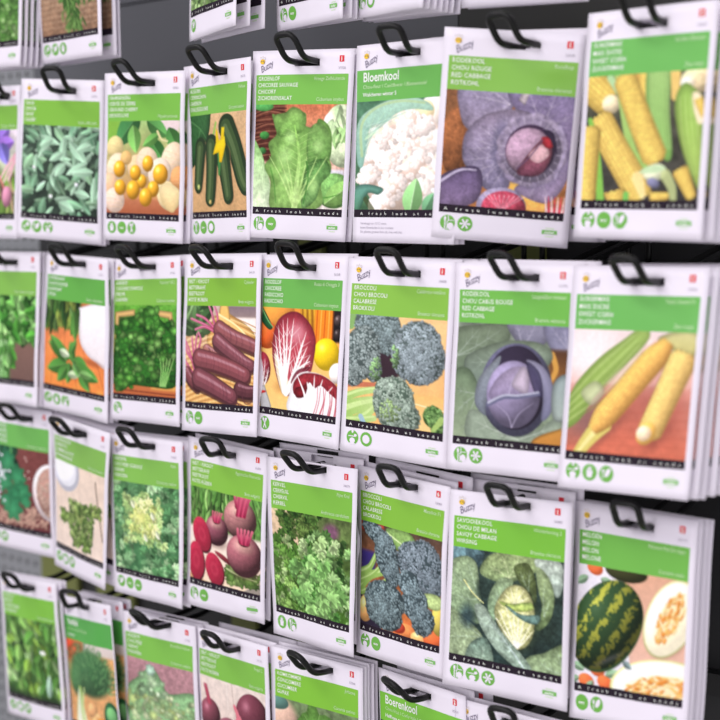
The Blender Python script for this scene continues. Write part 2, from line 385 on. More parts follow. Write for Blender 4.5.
@pic('p1h')
def _():
    s = Pic(8, (84, 84, 66), (64, 62, 60)); s.nz(.3, 16)
    s.grad((.42, -.1, .55, .3), (225, 175, 90), (220, 165, 90)); cob(s, (.5, -.05), (.52, .35), .12)
    s.pol([(.52, -.05), (.7, -.05), (.72, .3), (.76, .65), (.68, .66), (.55, .4)], (150, 190, 110), (130, 180, 90), edge=.06, ed=.8)
    for i in range(6): s.ln([(.55+.025*i, 0), (.58+.027*i, .3), (.66+.018*i, .6)], .008, .006, (185, 210, 140), .7)
    s.ln([(.75, 0), (.76, .2)], .08, .06, (225, 190, 110)); s.el(.93, .08, .14, .1, 0, (228, 205, 160), .3, tex=.2); s.el(.85, .1, .06, .05, 0, (240, 225, 200), .2)
    s.pol([(.76, .25), (.82, .1), (.92, .15), (1.0, .3), (1.02, .9), (.93, .8), (.82, .55)], (150, 190, 90), (175, 200, 100), edge=.08, ed=.7)
    for i in range(7): s.ln([(.8+.02*i, .2), (.84+.02*i, .5), (.94+.012*i, .8)], .01, .006, (130, 175, 70) if i % 2 else (190, 215, 130), .6)
    s.pol([(.9, .18), (.97, .2), (1.02, .35), (.97, .42), (.92, .32)], (246, 226, 190), edge=.03, ed=.9); cob(s, (.95, .22), (1.0, .36), .08)
    cob(s, (-.1, -.04), (.21, .22), .3, taper=.85); s.el(.22, .23, .085, .075, 20, (226, 208, 170), .25, tex=.1)
    s.ln([(.26, 0), (.34, .3), (.44, .62), (.56, .76)], .05, .09, (165, 195, 110), c2=(150, 190, 100)); s.ln([(.2, .02), (.3, .18)], .06, .03, (170, 205, 150))
    cob(s, (.31, .0), (.64, .7), .2, taper=1.05); 
    cob(s, (.1, .32), (.54, .98), .24, c=(244, 208, 108), taper=1.0)
    s.ln([(.49, .82), (.54, .96)], .1, .05, (246, 226, 172), .6)
    s.ln([(.04, .35), (.12, .6), (.18, 1)], .04, .07, (130, 190, 80)); cob(s, (.03, .4), (.06, 1.1), .24)
    s.el(.63, .78, .1, .07, -10, (222, 226, 190), .25, tex=.12); s.pol([(.5, .78), (.6, .72), (.72, .74), (.64, .78)], (190, 215, 170)); s.el(.62, .86, .06, .04, 20, (120, 120, 150), .2)
    cob(s, (.3, .92), (.33, 1.05), .2); s.ln([(.4, .95), (.4, 1.02)], .05, .05, (120, 190, 90)); cob(s, (.83, .75), (.95, .98), .14)
    s.ln([(.72, .8), (.78, .9), (.8, 1.0)], .09, .05, (196, 208, 140), .8); cob(s, (.6, .98), (.76, .96), .1)
    return s.done(1.02, .05)

@pic('p2a')
def _():
    s = Pic(9, (70, 120, 55), (80, 130, 65)); s.nz(.3, 20)
    s.grad((.55, .55, 1.05, 1.05), (130, 98, 88), (112, 84, 78), soft=.06); s.grad((-.1, .9, .3, 1.1), (120, 92, 84), (112, 84, 78))
    for i in range(9): s.ln([(.6+.05*i, .6), (.58+.05*i, 1)], .008, .008, (155, 122, 108), .6)
    s.lvs(150, (-.05, -.05, 1.05, .55), (.1, .22), (.28, .42), [(84, 160, 60), (120, 190, 90), (60, 125, 45), (150, 210, 120)])
    s.lvs(60, (.1, .5, .62, .8), (.1, .2), (.3, .4), [(84, 160, 60), (120, 190, 90), (150, 210, 120)])
    s.pol([(.28, .6), (.56, .6), (.52, 1.02), (.3, 1.02)], (84, 140, 66), edge=.05)
    for i in range(11): s.ln([(.26+.03*i+s.r.uniform(-.02, .02), .55), (.3+.02*i, .8), (.3+.024*i+s.r.uniform(-.02, .02), 1.02)], .022, .014, [(150, 206, 128), (96, 156, 76), (188, 226, 170)][i % 3])
    s.lvs(26, (.2, .6, .6, .85), (.1, .2), (.25, .35), [(100, 170, 76), (150, 208, 122)], (60, 120))
    return s.done(1, .05)

@pic('p2b')
def _():
    s = Pic(10, (200, 120, 70), (240, 140, 70))
    s.grad((0, .3, 1, 1), (226, 130, 76), (246, 142, 66)); s.nz(.12, 30)
    for i in range(8): s.ln([(-.1+.22*i, 1), (.1+.13*i, .3)], .012, .008, (170, 80, 45), .6)
    s.grad((-.1, -.1, .62, .3), (70, 105, 50), (60, 95, 45), soft=.05); s.lvs(50, (0, 0, .6, .3), (.15, .35), (.13, .22), [(74, 120, 50), (110, 150, 80), (48, 85, 40), (140, 160, 70)], (70, 115))
    s.lf(.5, .1, 85, .34, .07, (84, 135, 60))
    s.pol([(.6, .12), (.62, .05), (1.05, .02), (1.05, .66), (.85, .64), (.7, .55), (.6, .4)], (246, 243, 246), (222, 212, 216), edge=.06, ed=.85); s.el(.84, .13, .23, .09, 4, (252, 250, 252), .06)
    s.el(.8, .66, .2, .05, 10, (150, 75, 45), flat=True, soft=.9, al=.6)
    s.el(.4, .78, .3, .12, 15, (150, 70, 30), flat=True, soft=.9, al=.6)
    for x, y, a, l, w in ((.45, .66, 205, .4, .09), (.4, .72, 165, .35, .09), (.4, .7, 225, .4, .09), (.5, .7, 260, .25, .06), (.5, .66, 15, .25, .08), (.45, .7, 100, .25, .08), (.55, .7, 30, .35, .09), (.6, .75, 20, .32, .08), (.4, .75, 130, .25, .07), (.6, .8, 50, .25, .07), (.45, .6, 300, .2, .05)):
        s.lf(x, y, a, l, w, (80, 140, 60), (140, 185, 105))
    s.lf(.27, .58, 15, .18, .05, (200, 220, 180)); s.lf(.42, .84, -5, .2, .05, (195, 215, 170)); s.lf(.6, .8, 5, .22, .05, (120, 170, 95)); s.lf(.5, .68, 60, .2, .04, (110, 165, 90))
    return s.done(1.02, .05)

@pic('p2c')
def _():
    s = Pic(11, (110, 170, 70), (170, 95, 50)); s.grad((0, 0, 1, .3), (104, 170, 62), (80, 140, 55)); s.nz(.25, 8)
    s.grad((-.1, .86, 1.1, 1.1), (205, 120, 70), (175, 90, 55)); s.grad((.62, .84, 1.05, .93), (232, 180, 95), (215, 150, 80)); s.ln([(0, .95), (1, .97)], .014, .014, (130, 62, 42))
    s.pol([(.03, .08), (.36, .05), (.36, .12), (.1, .14), (.08, .4), (.03, .4)], (222, 180, 115), edge=.03, sm=False); s.pol([(.7, .06), (.93, .08), (.96, .24), (.9, .24), (.88, .15), (.72, .13)], (222, 180, 115), edge=.03, sm=False); s.grad((.1, .14, .36, .3), (60, 80, 40), (50, 90, 40))
    s.pol([(.02, .5), (.12, .2), (.35, .12), (.5, .04), (.62, .02), (.75, .16), (.98, .3), (1.02, .6), (.98, .88), (.6, .9), (.3, .9), (.12, .98), (.02, .85)], (56, 120, 44), edge=.1, tex=.25)
    s.frills(150, (.05, .2, .98, .86), (.04, .08), [(84, 166, 62), (120, 196, 88), (60, 136, 50), (150, 212, 112)], ed=.45)
    s.frills(30, (.4, .03, .7, .25), (.04, .07), [(96, 180, 70), (126, 200, 90)], ed=.5); s.frills(20, (.02, .8, .3, .95), (.04, .07), [(86, 170, 62), (120, 195, 84)], ed=.5)
    for k in range(5): s.ln([(.76+.02*k, .88), (.78+.03*k, .72), (.76+.05*k, .58)], .02, .008, (170, 220, 130), .8)
    return s.done(1.02, .02)

def beetlong(s, pts, w, c=(122, 66, 82)):
    w *= 1.16; c = tuple(np.array(c)*np.array((1.1, 1.2, 1.0)))
    s.ln([(x+.01, y+.03) for x, y in pts], w, w*.7, (58, 30, 36), .7)
    s.ln(pts, w, w*.8, tuple(np.array(c)*.72)); s.ln([(x-.004, y-.012) for x, y in pts], w*.8, w*.62, c); s.ln([(x-.01, y-.03) for x, y in pts], w*.45, w*.35, tuple(np.clip(np.array(c)*1.18, 0, 255)), .8); s.ln([(x-.01, y-.045) for x, y in pts], w*.16, w*.1, (190, 140, 150), .7)
    for k in range(14):
        i = s.r.randint(len(pts)-1); g = s.r.rand(); x = pts[i][0]*(1-g)+pts[i+1][0]*g; y = pts[i][1]*(1-g)+pts[i+1][1]*g
        s.ln([(x-.01, y-w*.3), (x+.015, y), (x+.005, y+w*.3)], .004, .004, (80, 40, 55), .4)

@pic('p2d')
def _():
    s = Pic(12, (196, 172, 160), (226, 178, 110)); s.nz(.1, 20)
    s.grad((.62, 0, 1, .12), (130, 112, 120), (150, 130, 128)); s.grad((.72, .12, 1, .35), (236, 228, 225), (232, 215, 205))
    s.pol([(.3, .5), (.35, .25), (.5, .08), (.7, .1), (1.02, .35), (1.02, 1.02), (-.02, 1.02), (-.02, .7)], (228, 178, 108), (222, 170, 100), edge=.05)
    for i in range(34):
        y = .12+.028*i
        s.ln([(-.02, y+.12), (.3, y+.02), (.62, y-.02), (1.02, y+.1)], .011, .011, (250, 216, 150) if i % 2 else (176, 118, 62), .75)
    for i in range(22): s.ln([(.02+.05*i, .3), (-.02+.05*i, 1)], .008, .008, (190, 130, 70), .35)
    s.pol([(.52, -.02), (.62, -.02), (.66, .2), (.52, .18)], (236, 186, 105), edge=.03); s.ln([(.5, .1), (.75, .22), (1, .42)], .05, .04, (238, 192, 118)); s.ln([(.5, .09), (.75, .2), (1, .4)], .02, .015, (255, 225, 165))
    s.lvs(36, (-.02, -.02, .32, .28), (.12, .25), (.28, .42), [(92, 128, 78), (125, 160, 105), (70, 105, 62)])
    for p in ([(.5, .28), (.3, .2), (.08, .14)], [(.5, .27), (.3, .14), (.16, .1)], [(.48, .28), (.3, .22), (.15, .25)], [(.48, .28), (.4, .1), (.32, -.02)], [(.5, .26), (.48, .1), (.42, 0)], [(.15, .68), (.08, .5), (.0, .36)], [(.16, .66), (.12, .45), (.1, .34)], [(.17, .62), (.16, .42), (.18, .3)], [(.12, .7), (.04, .62), (-.02, .55)], [(.14, .6), (.04, .5), (0, .42)], [(.18, .5), (.24, .36), (.2, .28)], [(.1, .72), (.04, .72), (0, .66)]):
        s.ln(p, .035, .024, (172, 58, 98), c2=(196, 104, 138)); s.ln([(x-.006, y-.004) for x, y in p], .01, .008, (226, 150, 176), .7)
    beetlong(s, [(.52, .24), (.7, .32), (.9, .38), (1.02, .42)], .16); beetlong(s, [(.34, .46), (.45, .5), (.55, .52)], .12, (140, 84, 92)); beetlong(s, [(.5, .36), (.65, .45), (.85, .56), (.95, .6)], .15, (112, 60, 80))
    beetlong(s, [(.22, .55), (.45, .58), (.7, .64), (.88, .7)], .19, (118, 60, 78)); beetlong(s, [(.82, .84), (.92, .86), (1, .86)], .15, (88, 46, 62)); beetlong(s, [(.03, .7), (.1, .78), (.2, .84)], .12, (110, 56, 72)); beetlong(s, [(.22, .75), (.4, .8), (.6, .88), (.7, .92)], .2, (112, 58, 78))
    for p in ([(.66, .95), (.8, .98), (.95, 1.02)], [(.75, .95), (.85, 1.03)], [(.85, .9), (.9, .98), (1, .95)]): s.ln(p, .012, .005, (96, 52, 62))
    return s.done(1.03, .03)

def radveins(s, base, tips, w=.03, c=(246, 236, 232), al=.95):
    for t in tips:
        m = (base[0]+(t[0]-base[0])*.5+s.r.uniform(-.02, .02), base[1]+(t[1]-base[1])*.5+s.r.uniform(-.015, .015))
        s.ln([base, m, t], w, .003, c, al)
        for k in (.35, .55, .75):
            q = (base[0]+(t[0]-base[0])*k, base[1]+(t[1]-base[1])*k); dx, dy = t[0]-base[0], t[1]-base[1]
            for sg in (1, -1): s.ln([q, (q[0]+dx*.16-sg*dy*.13, q[1]+dy*.16+sg*dx*.13)], w*.3*(1-k)+.004, .002, c, al*.8)

@pic('p2e')
def _():
    s = Pic(13, (230, 150, 60), (236, 190, 110)); s.nz(.08, 20)
    s.grad((0, .4, 1, 1), (232, 182, 105), (240, 196, 120)); s.nz(.06, 40)
    s.el(.2, .05, .25, .17, 0, (240, 160, 70), .25, .1); s.el(.08, .28, .16, .14, 0, (228, 105, 50), .3); s.pol([(-.02, .0), (.06, .06), (.16, .2), (.1, .22), (-.02, .12)], (40, 95, 60), edge=.03); s.ln([(.0, .02), (.1, .14), (.17, .2)], .02, .01, (120, 175, 110))
    s.grad((.52, -.05, .72, .22), (200, 150, 40), (170, 110, 30), soft=.03); 
    for i in range(7): s.ln([(.54+.03*i, 0), (.56+.03*i, .2)], .012, .01, (236, 190, 60) if i % 2 else (130, 80, 30), .8)
    s.grad((.7, -.05, .94, .4), (240, 140, 40), (236, 130, 36), soft=.02)
    for i in range(5): s.ln([(.73+.045*i, 0), (.72+.045*i, .4)], .014, .012, (255, 180, 80) if i % 2 else (200, 90, 25), .8)
    s.grad((.91, -.05, 1.05, .3), (52, 40, 42), (30, 26, 30), soft=.02); s.el(.97, .1, .05, .06, c=(80, 66, 66), dk=.5, spec=.3); s.el(.97, .23, .05, .06, c=(60, 50, 50), dk=.5, spec=.3)
    s.el(.85, .42, .155, .155, 0, (250, 208, 30), .3, .1, spec=.3); s.el(.99, .59, .1, .1, 0, (240, 228, 222), .3); s.el(.97, .72, .1, .05, 0, (190, 120, 60), flat=True, soft=.8, al=.6)
    s.el(.4, .78, .22, .09, 0, (170, 105, 55), flat=True, soft=.9, al=.7)
    s.el(.02, .62, .12, .17, 0, (172, 62, 80), .4); radveins(s, (.02, .85), [(.0, .5), (.06, .52), (.11, .6), (-.02, .6)], .03)
    s.pol([(-.02, .8), (.06, .78), (.16, .98), (.14, 1.03), (.02, 1.03)], (196, 196, 196), (170, 170, 172), sm=False, edge=.02); s.el(.04, .85, .05, .015, -10, (190, 40, 45), .1)
    # tall head
    s.pol([(.3, .83), (.2, .62), (.16, .45), (.18, .26), (.24, .12), (.38, .04), (.52, .05), (.66, .16), (.72, .3), (.7, .5), (.66, .62), (.55, .72), (.45, .82), (.38, .86)], (176, 60, 76), (190, 86, 96), edge=.12, ed=.62, tex=.14, cell=10)
    s.el(.48, .24, .14, .13, -20, (214, 150, 160), flat=True, soft=.95, al=.8)
    s.pol([(.3, .83), (.22, .64), (.19, .46), (.26, .52), (.36, .66), (.42, .8), (.36, .86)], (232, 216, 190), (238, 228, 196), edge=.05, ed=.85)
    radveins(s, (.33, .82), [(.19, .42), (.2, .28), (.24, .18), (.3, .12), (.36, .1), (.44, .1)], .045); radveins(s, (.36, .84), [(.56, .3), (.62, .36), (.66, .44), (.6, .22), (.66, .54)], .05)
    s.ln([(.36, .84), (.42, .7), (.55, .56), (.66, .5)], .05, .006, (244, 230, 226)); s.pol([(.42, .72), (.5, .6), (.66, .55), (.6, .62), (.48, .74)], (120, 36, 52), edge=.03, al=.8); s.ln([(.42, .76), (.52, .64), (.64, .6)], .02, .01, (246, 232, 230))
    # cut head
    s.pol([(.42, 1.02), (.41, .82), (.46, .7), (.55, .62), (.68, .6), (.82, .62), (.98, .7), (1.03, .85), (1.03, 1.03)], (236, 230, 230), (226, 226, 230), edge=.05, ed=.85)
    s.pol([(.46, .72), (.56, .63), (.7, .61), (.84, .63), (1.0, .72), (1.03, .84), (.9, .78), (.8, .72), (.72, .75), (.66, .7), (.6, .78), (.52, .84), (.46, .82)], (176, 56, 66), (150, 46, 58), edge=.06, ed=.7, tex=.2)
    s.pol([(.48, .78), (.58, .74), (.64, .72), (.6, .84), (.5, .86)], (130, 34, 44), edge=.04, tex=.2)
    for t, w in (((.5, .64), .03), ((.72, .63), .03), ((.82, .66), .03), ((.94, .72), .03), ((.63, .7), .05), ((.78, .74), .03), ((.9, .8), .03), ((1, .85), .03), ((.7, .82), .03)):
        s.ln([(.66+.3*(t[0]-.6), 1.02), ((t[0]+.66)/2+.02, (t[1]+1)/2), t], w*1.4, .006, (248, 242, 242), .95)
    for i in range(8): s.ln([(.7+.045*i+s.r.uniform(-.015, .015), 1), (.76+.035*i+s.r.uniform(-.02, .02), .87), (.76+.035*i, .74)], s.r.uniform(.008, .026), .006, (180, 66, 80), .75)
    return s.done(1.05, .02)

def broc(s, parts, n=420, r=(.009, .017), c=(150, 164, 162), base=(104, 120, 118)):
    """a crown: lobes share one cover of small buds, lit from the upper left"""
    for cx, cy, rx, ry, rot in parts: s.el(cx, cy, rx, ry, rot, tuple(np.array(base)*.8), .25, .05, soft=.06)
    x0 = min(p[0]-p[2] for p in parts); x1 = max(p[0]+p[2] for p in parts); y0 = min(p[1]-p[3] for p in parts); y1 = max(p[1]+p[3] for p in parts)
    P = []
    for cx, cy, rx, ry, rot in parts:
        ca, sa = math.cos(math.radians(rot)), math.sin(math.radians(rot))
        for i in range(int(n*rx*ry/.05)):
            a = s.r.uniform(0, 6.283); d = math.sqrt(s.r.rand()); p, q = d*math.cos(a), d*math.sin(a)
            P.append((cx+p*rx*ca-q*ry*sa, cy+p*rx*sa+q*ry*ca, d))
    s.r.shuffle(P)
    ph = s.r.uniform(0, 6, 4)
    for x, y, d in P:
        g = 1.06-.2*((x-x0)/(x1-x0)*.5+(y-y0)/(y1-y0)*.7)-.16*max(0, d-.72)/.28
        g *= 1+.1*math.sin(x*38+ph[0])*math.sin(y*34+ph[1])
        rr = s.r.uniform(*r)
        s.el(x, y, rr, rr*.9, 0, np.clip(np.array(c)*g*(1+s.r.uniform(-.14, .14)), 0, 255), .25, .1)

@pic('p2f')
def _():
    s = Pic(14, (232, 186, 128), (230, 170, 100)); s.nz(.08, 30); s.grad((.6, .68, 1, 1), (236, 178, 105), (238, 196, 130)); s.ln([(.68, .76), (1, .8)], .01, .01, (250, 220, 170))
    s.grad((.28, .2, .56, .6), (64, 46, 56), (56, 40, 48), soft=.05); s.ln([(0, .66), (.3, .64)], .06, .04, (190, 110, 80))
    s.pol([(0, 0), (.1, -.02), (.06, .12), (0, .14)], (130, 170, 100))
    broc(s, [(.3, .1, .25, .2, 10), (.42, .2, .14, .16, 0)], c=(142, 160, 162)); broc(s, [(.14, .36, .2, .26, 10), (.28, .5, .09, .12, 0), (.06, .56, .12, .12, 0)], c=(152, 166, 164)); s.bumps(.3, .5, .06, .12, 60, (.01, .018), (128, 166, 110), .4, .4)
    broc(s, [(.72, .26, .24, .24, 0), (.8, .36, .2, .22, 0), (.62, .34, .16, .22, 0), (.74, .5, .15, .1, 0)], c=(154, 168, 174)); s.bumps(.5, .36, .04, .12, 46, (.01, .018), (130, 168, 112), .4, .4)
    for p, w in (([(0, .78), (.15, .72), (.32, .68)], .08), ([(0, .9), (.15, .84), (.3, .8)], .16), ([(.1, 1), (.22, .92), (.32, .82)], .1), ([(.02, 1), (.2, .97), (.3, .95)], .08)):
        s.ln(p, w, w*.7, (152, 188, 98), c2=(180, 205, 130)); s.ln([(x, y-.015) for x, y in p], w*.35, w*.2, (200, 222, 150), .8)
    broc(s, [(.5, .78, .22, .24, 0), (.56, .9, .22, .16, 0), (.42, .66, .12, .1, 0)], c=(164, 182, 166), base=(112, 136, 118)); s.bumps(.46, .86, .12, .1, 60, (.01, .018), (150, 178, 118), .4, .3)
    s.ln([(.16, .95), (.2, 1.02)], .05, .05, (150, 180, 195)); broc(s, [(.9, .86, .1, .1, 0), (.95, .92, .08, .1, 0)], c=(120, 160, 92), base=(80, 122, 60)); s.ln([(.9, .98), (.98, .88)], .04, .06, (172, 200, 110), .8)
    return s.done(1.05, .05)

@pic('p2g')
def _():
    s = Pic(15, (120, 130, 115), (120, 135, 110)); s.nz(.3, 24)
    V = (165, 178, 165)
    cabbage_leaf(s, [(-.05, .1), (.2, .02), (.45, .0), (.48, .14), (.3, .26), (.1, .4), (-.05, .5)], (118, 132, 108), (105, 122, 100), (.0, .3), [(.2, .06), (.4, .06), (.35, .2)], V)
    cabbage_leaf(s, [(.45, -.05), (.8, -.05), (.8, .15), (.6, .2)], (135, 132, 150), (120, 118, 138), (.6, .18), [(.55, 0), (.7, 0)], (180, 175, 195)); cabbage_leaf(s, [(.78, -.05), (1.05, -.05), (1.05, .25), (.85, .2)], (122, 120, 146), (140, 138, 162), (1, .2), [(.85, .02), (.95, 0)], (180, 175, 195))
    s.grad((.83, .2, 1.05, .5), (90, 58, 40), (150, 100, 50), soft=.03); s.ln([(.86, .24), (.9, .36), (.86, .46)], .05, .04, (205, 150, 70))
    cabbage_leaf(s, [(.08, .4), (.12, .28), (.4, .16), (.7, .14), (.86, .22), (.8, .36), (.4, .5), (.25, .7), (.1, .62)], (125, 140, 118), (110, 124, 118), (.5, .3), [(.15, .35), (.3, .25), (.6, .17), (.8, .22)], V)
    cabbage_leaf(s, [(-.05, .5), (.12, .4), (.25, .6), (.3, .85), (.2, 1.05), (-.05, 1.05)], (108, 128, 100), (150, 165, 135), (.22, .62), [(.0, .6), (.02, .8), (.1, 1)], V)
    cabbage_leaf(s, [(.14, .78), (.3, .78), (.5, .94), (.75, .9), (.95, .76), (1, 1.05), (.2, 1.05)], (150, 165, 145), (140, 155, 135), (.6, .98), [(.2, .85), (.4, .95), (.9, .85)], (195, 205, 190))
    s.el(.56, .56, .32, .4, 0, (104, 102, 130), .4, .1, tex=.12); s.el(.56, .54, .27, .36, 0, (48, 40, 58), .2)
    s.pol([(.2, .7), (.22, .5), (.32, .36), (.42, .28), (.36, .5), (.3, .7), (.3, .8)], (142, 148, 158), (120, 128, 140), edge=.05, ed=.75, tex=.1)
    s.pol([(.64, .3), (.78, .34), (.88, .5), (.88, .72), (.8, .8), (.8, .6), (.72, .42)], (150, 146, 172), (128, 128, 158), edge=.06, ed=.75)
    s.el(.54, .6, .24, .29, 0, (150, 138, 172), .42, .18, tex=.1, cell=14)
    s.pol([(.32, .62), (.4, .46), (.55, .36), (.66, .4), (.76, .58), (.55, .62), (.4, .66)], (168, 152, 182), (150, 136, 170), edge=.08, ed=.78, tex=.1)
    s.pol([(.52, .52), (.6, .36), (.66, .4), (.66, .58)], (205, 188, 205), edge=.06, al=.8); s.pol([(.64, .32), (.76, .4), (.8, .6), (.72, .56)], (70, 64, 96), edge=.03, al=.8)
    s.ln([(.32, .7), (.45, .63), (.58, .62), (.76, .58)], .04, .03, (104, 104, 132)); s.ln([(.32, .685), (.45, .615), (.58, .605), (.76, .565)], .02, .016, (172, 172, 192))
    for p in ([(.54, .88), (.5, .78), (.4, .7)], [(.54, .88), (.6, .76), (.72, .66)], [(.5, .6), (.52, .5), (.58, .38)]): s.ln(p, .012, .004, (186, 176, 204), .6)
    s.pol([(.88, .5), (.98, .4), (1.05, .5), (1.05, .75), (.9, .78)], (150, 165, 165), (165, 178, 170), edge=.05); s.pol([(.74, .96), (.9, .88), (1.02, .86), (1.02, 1.03), (.74, 1.03)], (205, 145, 65), (190, 125, 55), edge=.03)
    return s.done(1.02, .05)

@pic('p2h')
def _():
    s = Pic(16, (226, 206, 205), (205, 110, 85)); s.grad((0, .45, 1, 1), (190, 110, 95), (206, 104, 78), soft=.15); s.nz(.1, 24)
    s.el(.15, .2, .4, .3, 0, (236, 220, 220), flat=True, soft=.8); s.el(.75, .6, .3, .3, 0, (160, 90, 80), flat=True, soft=.9, al=.5)
    for i in range(7): s.ln([(0, .7+.06*i), (1, .62+.07*i)], .006, .01, (170, 80, 62), .35)
    s.el(.18, .72, .3, .2, -40, (120, 95, 95), flat=True, soft=.9, al=.7)
    s.pol([(-.02, .66), (.05, .45), (.25, .22), (.45, .06), (.58, -.04), (.64, .04), (.55, .18), (.38, .36), (.22, .55), (.1, .75), (-.02, .82)], (158, 186, 96), (138, 166, 78), edge=.08, ed=.78)
    for i in range(9): s.ln([(.0, .55+.03*i), (.2+.015*i, .3+.03*i), (.5+.012*i, .02+.02*i)], .012, .008, (190, 210, 130) if i % 2 else (122, 152, 66), .6)
    s.pol([(.1, .52), (.22, .42), (.3, .5), (.2, .62)], (214, 214, 180), edge=.06, al=.7)
    s.el(.34, .8, .32, .08, -45, (130, 70, 60), flat=True, soft=.9, al=.6); s.el(.76, .82, .2, .08, -55, (130, 66, 56), flat=True, soft=.9, al=.6)
    s.pol([(.7, .06), (.9, -.02), (1.02, .02), (1, .18), (.85, .16)], (205, 200, 140), (190, 180, 110), edge=.05)
    s.ln([(.3, .76), (.2, .88), (.1, 1.03)], .16, .08, (206, 190, 100)); s.ln([(.26, .8), (.17, .92), (.1, 1.02)], .05, .02, (228, 216, 140))
    cob(s, (.79, .08), (.22, .82), .21, c=(252, 194, 100), dark=(226, 156, 74), rows=7, taper=.95, tip=.2)
    cob(s, (.93, .16), (.68, .84), .22, c=(252, 210, 122), dark=(226, 172, 90), rows=7, taper=.9)
    s.el(.67, .81, .1, .075, -60, (240, 184, 90), .25); s.el(.65, .81, .065, .06, -50, (236, 206, 170), .15, tex=.1)
    return s.done(1.03, .06)

@pic('p3a')
def _():
    s = Pic(17, (126, 70, 66), (112, 58, 60)); s.nz(.15, 10)
    for x0, y0, x1, y1, n in ((-.05, .78, .75, 1, 150), (.6, .72, .95, .95, 80)):
        for i in range(n): s.el(s.r.uniform(x0, x1), s.r.uniform(y0, y1), .022, .019, 0, (214, 170, 150), .45, .1)
    s.el(1.02, .5, .3, .36, 0, (226, 210, 212), .2); s.el(1.04, .5, .26, .32, 0, (170, 130, 118), .2)
    for i in range(140):
        a = s.r.uniform(0, 6.28); d = math.sqrt(s.r.rand()); s.el(1.03+.25*d*math.cos(a), .5+.3*d*math.sin(a), .02, .018, 0, (216, 184, 166), .45, .1)
    for i in range(6): s.el(s.r.uniform(.55, .75), s.r.uniform(.1, .4), .015, c=(226, 190, 180), dk=.3)
    s.lvs(14, (.1, .0, .45, .3), (.2, .35), (.25, .4), [(48, 110, 78), (60, 130, 88)], (60, 120))
    s.ln([(.35, 0), (.4, .3), (.42, .6)], .03, .03, (90, 160, 90))
    for x, y, r in ((.3, .2, .16), (.48, .36, .16), (.25, .45, .16), (.55, .55, .15), (.4, .62, .15), (.38, .76, .19), (.25, .7, .12), (.6, .66, .1)):
        s.frill(x, y, r, (54, 148, 98), 7, .3, .7, (80, 172, 116))
    for i in range(70): s.el(s.r.normal(.08, .07), s.r.normal(.35, .14), .025, .02, 0, (214, 214, 232), .2)
    return s.done(1.0, .05)

@pic('p3b')
def _():
    s = Pic(18, (222, 200, 182), (226, 206, 192)); s.nz(.06, 30)
    for i in range(3): s.ln([(.1+.4*i, 0), (.16+.4*i, 1)], .006, .006, (196, 166, 146), .6)
    s.ln([(.84, .1), (.9, .4), (.98, .75)], .02, .02, (120, 96, 84))
    s.el(.24, .1, .28, .24, 0, (206, 206, 220), .15); s.el(.24, .1, .22, .18, 0, (236, 236, 244), .08)
    s.el(.55, .74, .3, .12, 0, (170, 140, 120), flat=True, soft=.9, al=.5)
    s.lvs(420, (.32, .42, .8, .86), (.04, .09), (.22, .36), [(96, 126, 56), (126, 156, 80), (74, 104, 46), (160, 182, 110)])
    s.lvs(60, (.12, .58, .4, .72), (.05, .09), (.25, .4), [(110, 140, 64), (140, 168, 90)]); s.lvs(40, (.4, .85, .75, .95), (.06, .1), (.25, .4), [(110, 140, 64), (140, 168, 90)]); s.lvs(40, (.75, .38, .95, .5), (.05, .08), (.25, .4), [(120, 150, 74), (150, 170, 90)])
    for i in range(12): s.ln([(.55, .65), (.55+s.r.uniform(-.25, .3), .45+s.r.uniform(-.1, .1))], .008, .004, (150, 160, 90), .7)
    return s.done(1.02, .06)

def finger(s, n, box, L, cols, lobes=5, wd=.3, k0=.6):
    for i in range(n):
        x = s.r.uniform(box[0], box[2]); y = s.r.uniform(box[1], box[3]); a = s.r.uniform(0, 360); l = s.r.uniform(*L)
        c = np.clip(np.array(cols[s.r.randint(len(cols))], float)*(k0+(1.05-k0)*i/n)*(1+s.r.uniform(-.1, .1)), 0, 255)
        for k in range(lobes):
            s.lf(x, y, a+(k-(lobes-1)/2)*38, l*(1-.12*abs(k-(lobes-1)/2)), l*wd, c, None, .82)

@pic('p3c')
def _():
    s = Pic(19, (84, 130, 84), (70, 118, 78)); s.nz(.25, 12)
    finger(s, 170, (-.05, -.05, 1.05, 1.05), (.07, .13), [(112, 164, 112), (142, 192, 136), (92, 146, 94), (170, 208, 156)], 4, .26)
    finger(s, 90, (.18, .12, .78, .66), (.06, .12), [(164, 198, 122), (184, 210, 138), (148, 188, 118)], 4, .24, .75)
    finger(s, 70, (.3, .22, .65, .56), (.05, .1), [(206, 218, 128), (222, 228, 156), (190, 206, 120)], 4, .22, .85)
    s.el(.45, .38, .09, .09, 0, (232, 230, 140), flat=True, soft=.95, al=.7)
    for x, y in ((.3, .2), (.6, .3), (.68, .5), (.5, .55)): s.lf(x, y, 60, .1, .03, (220, 232, 190))
    return s.done(1.04, .03)

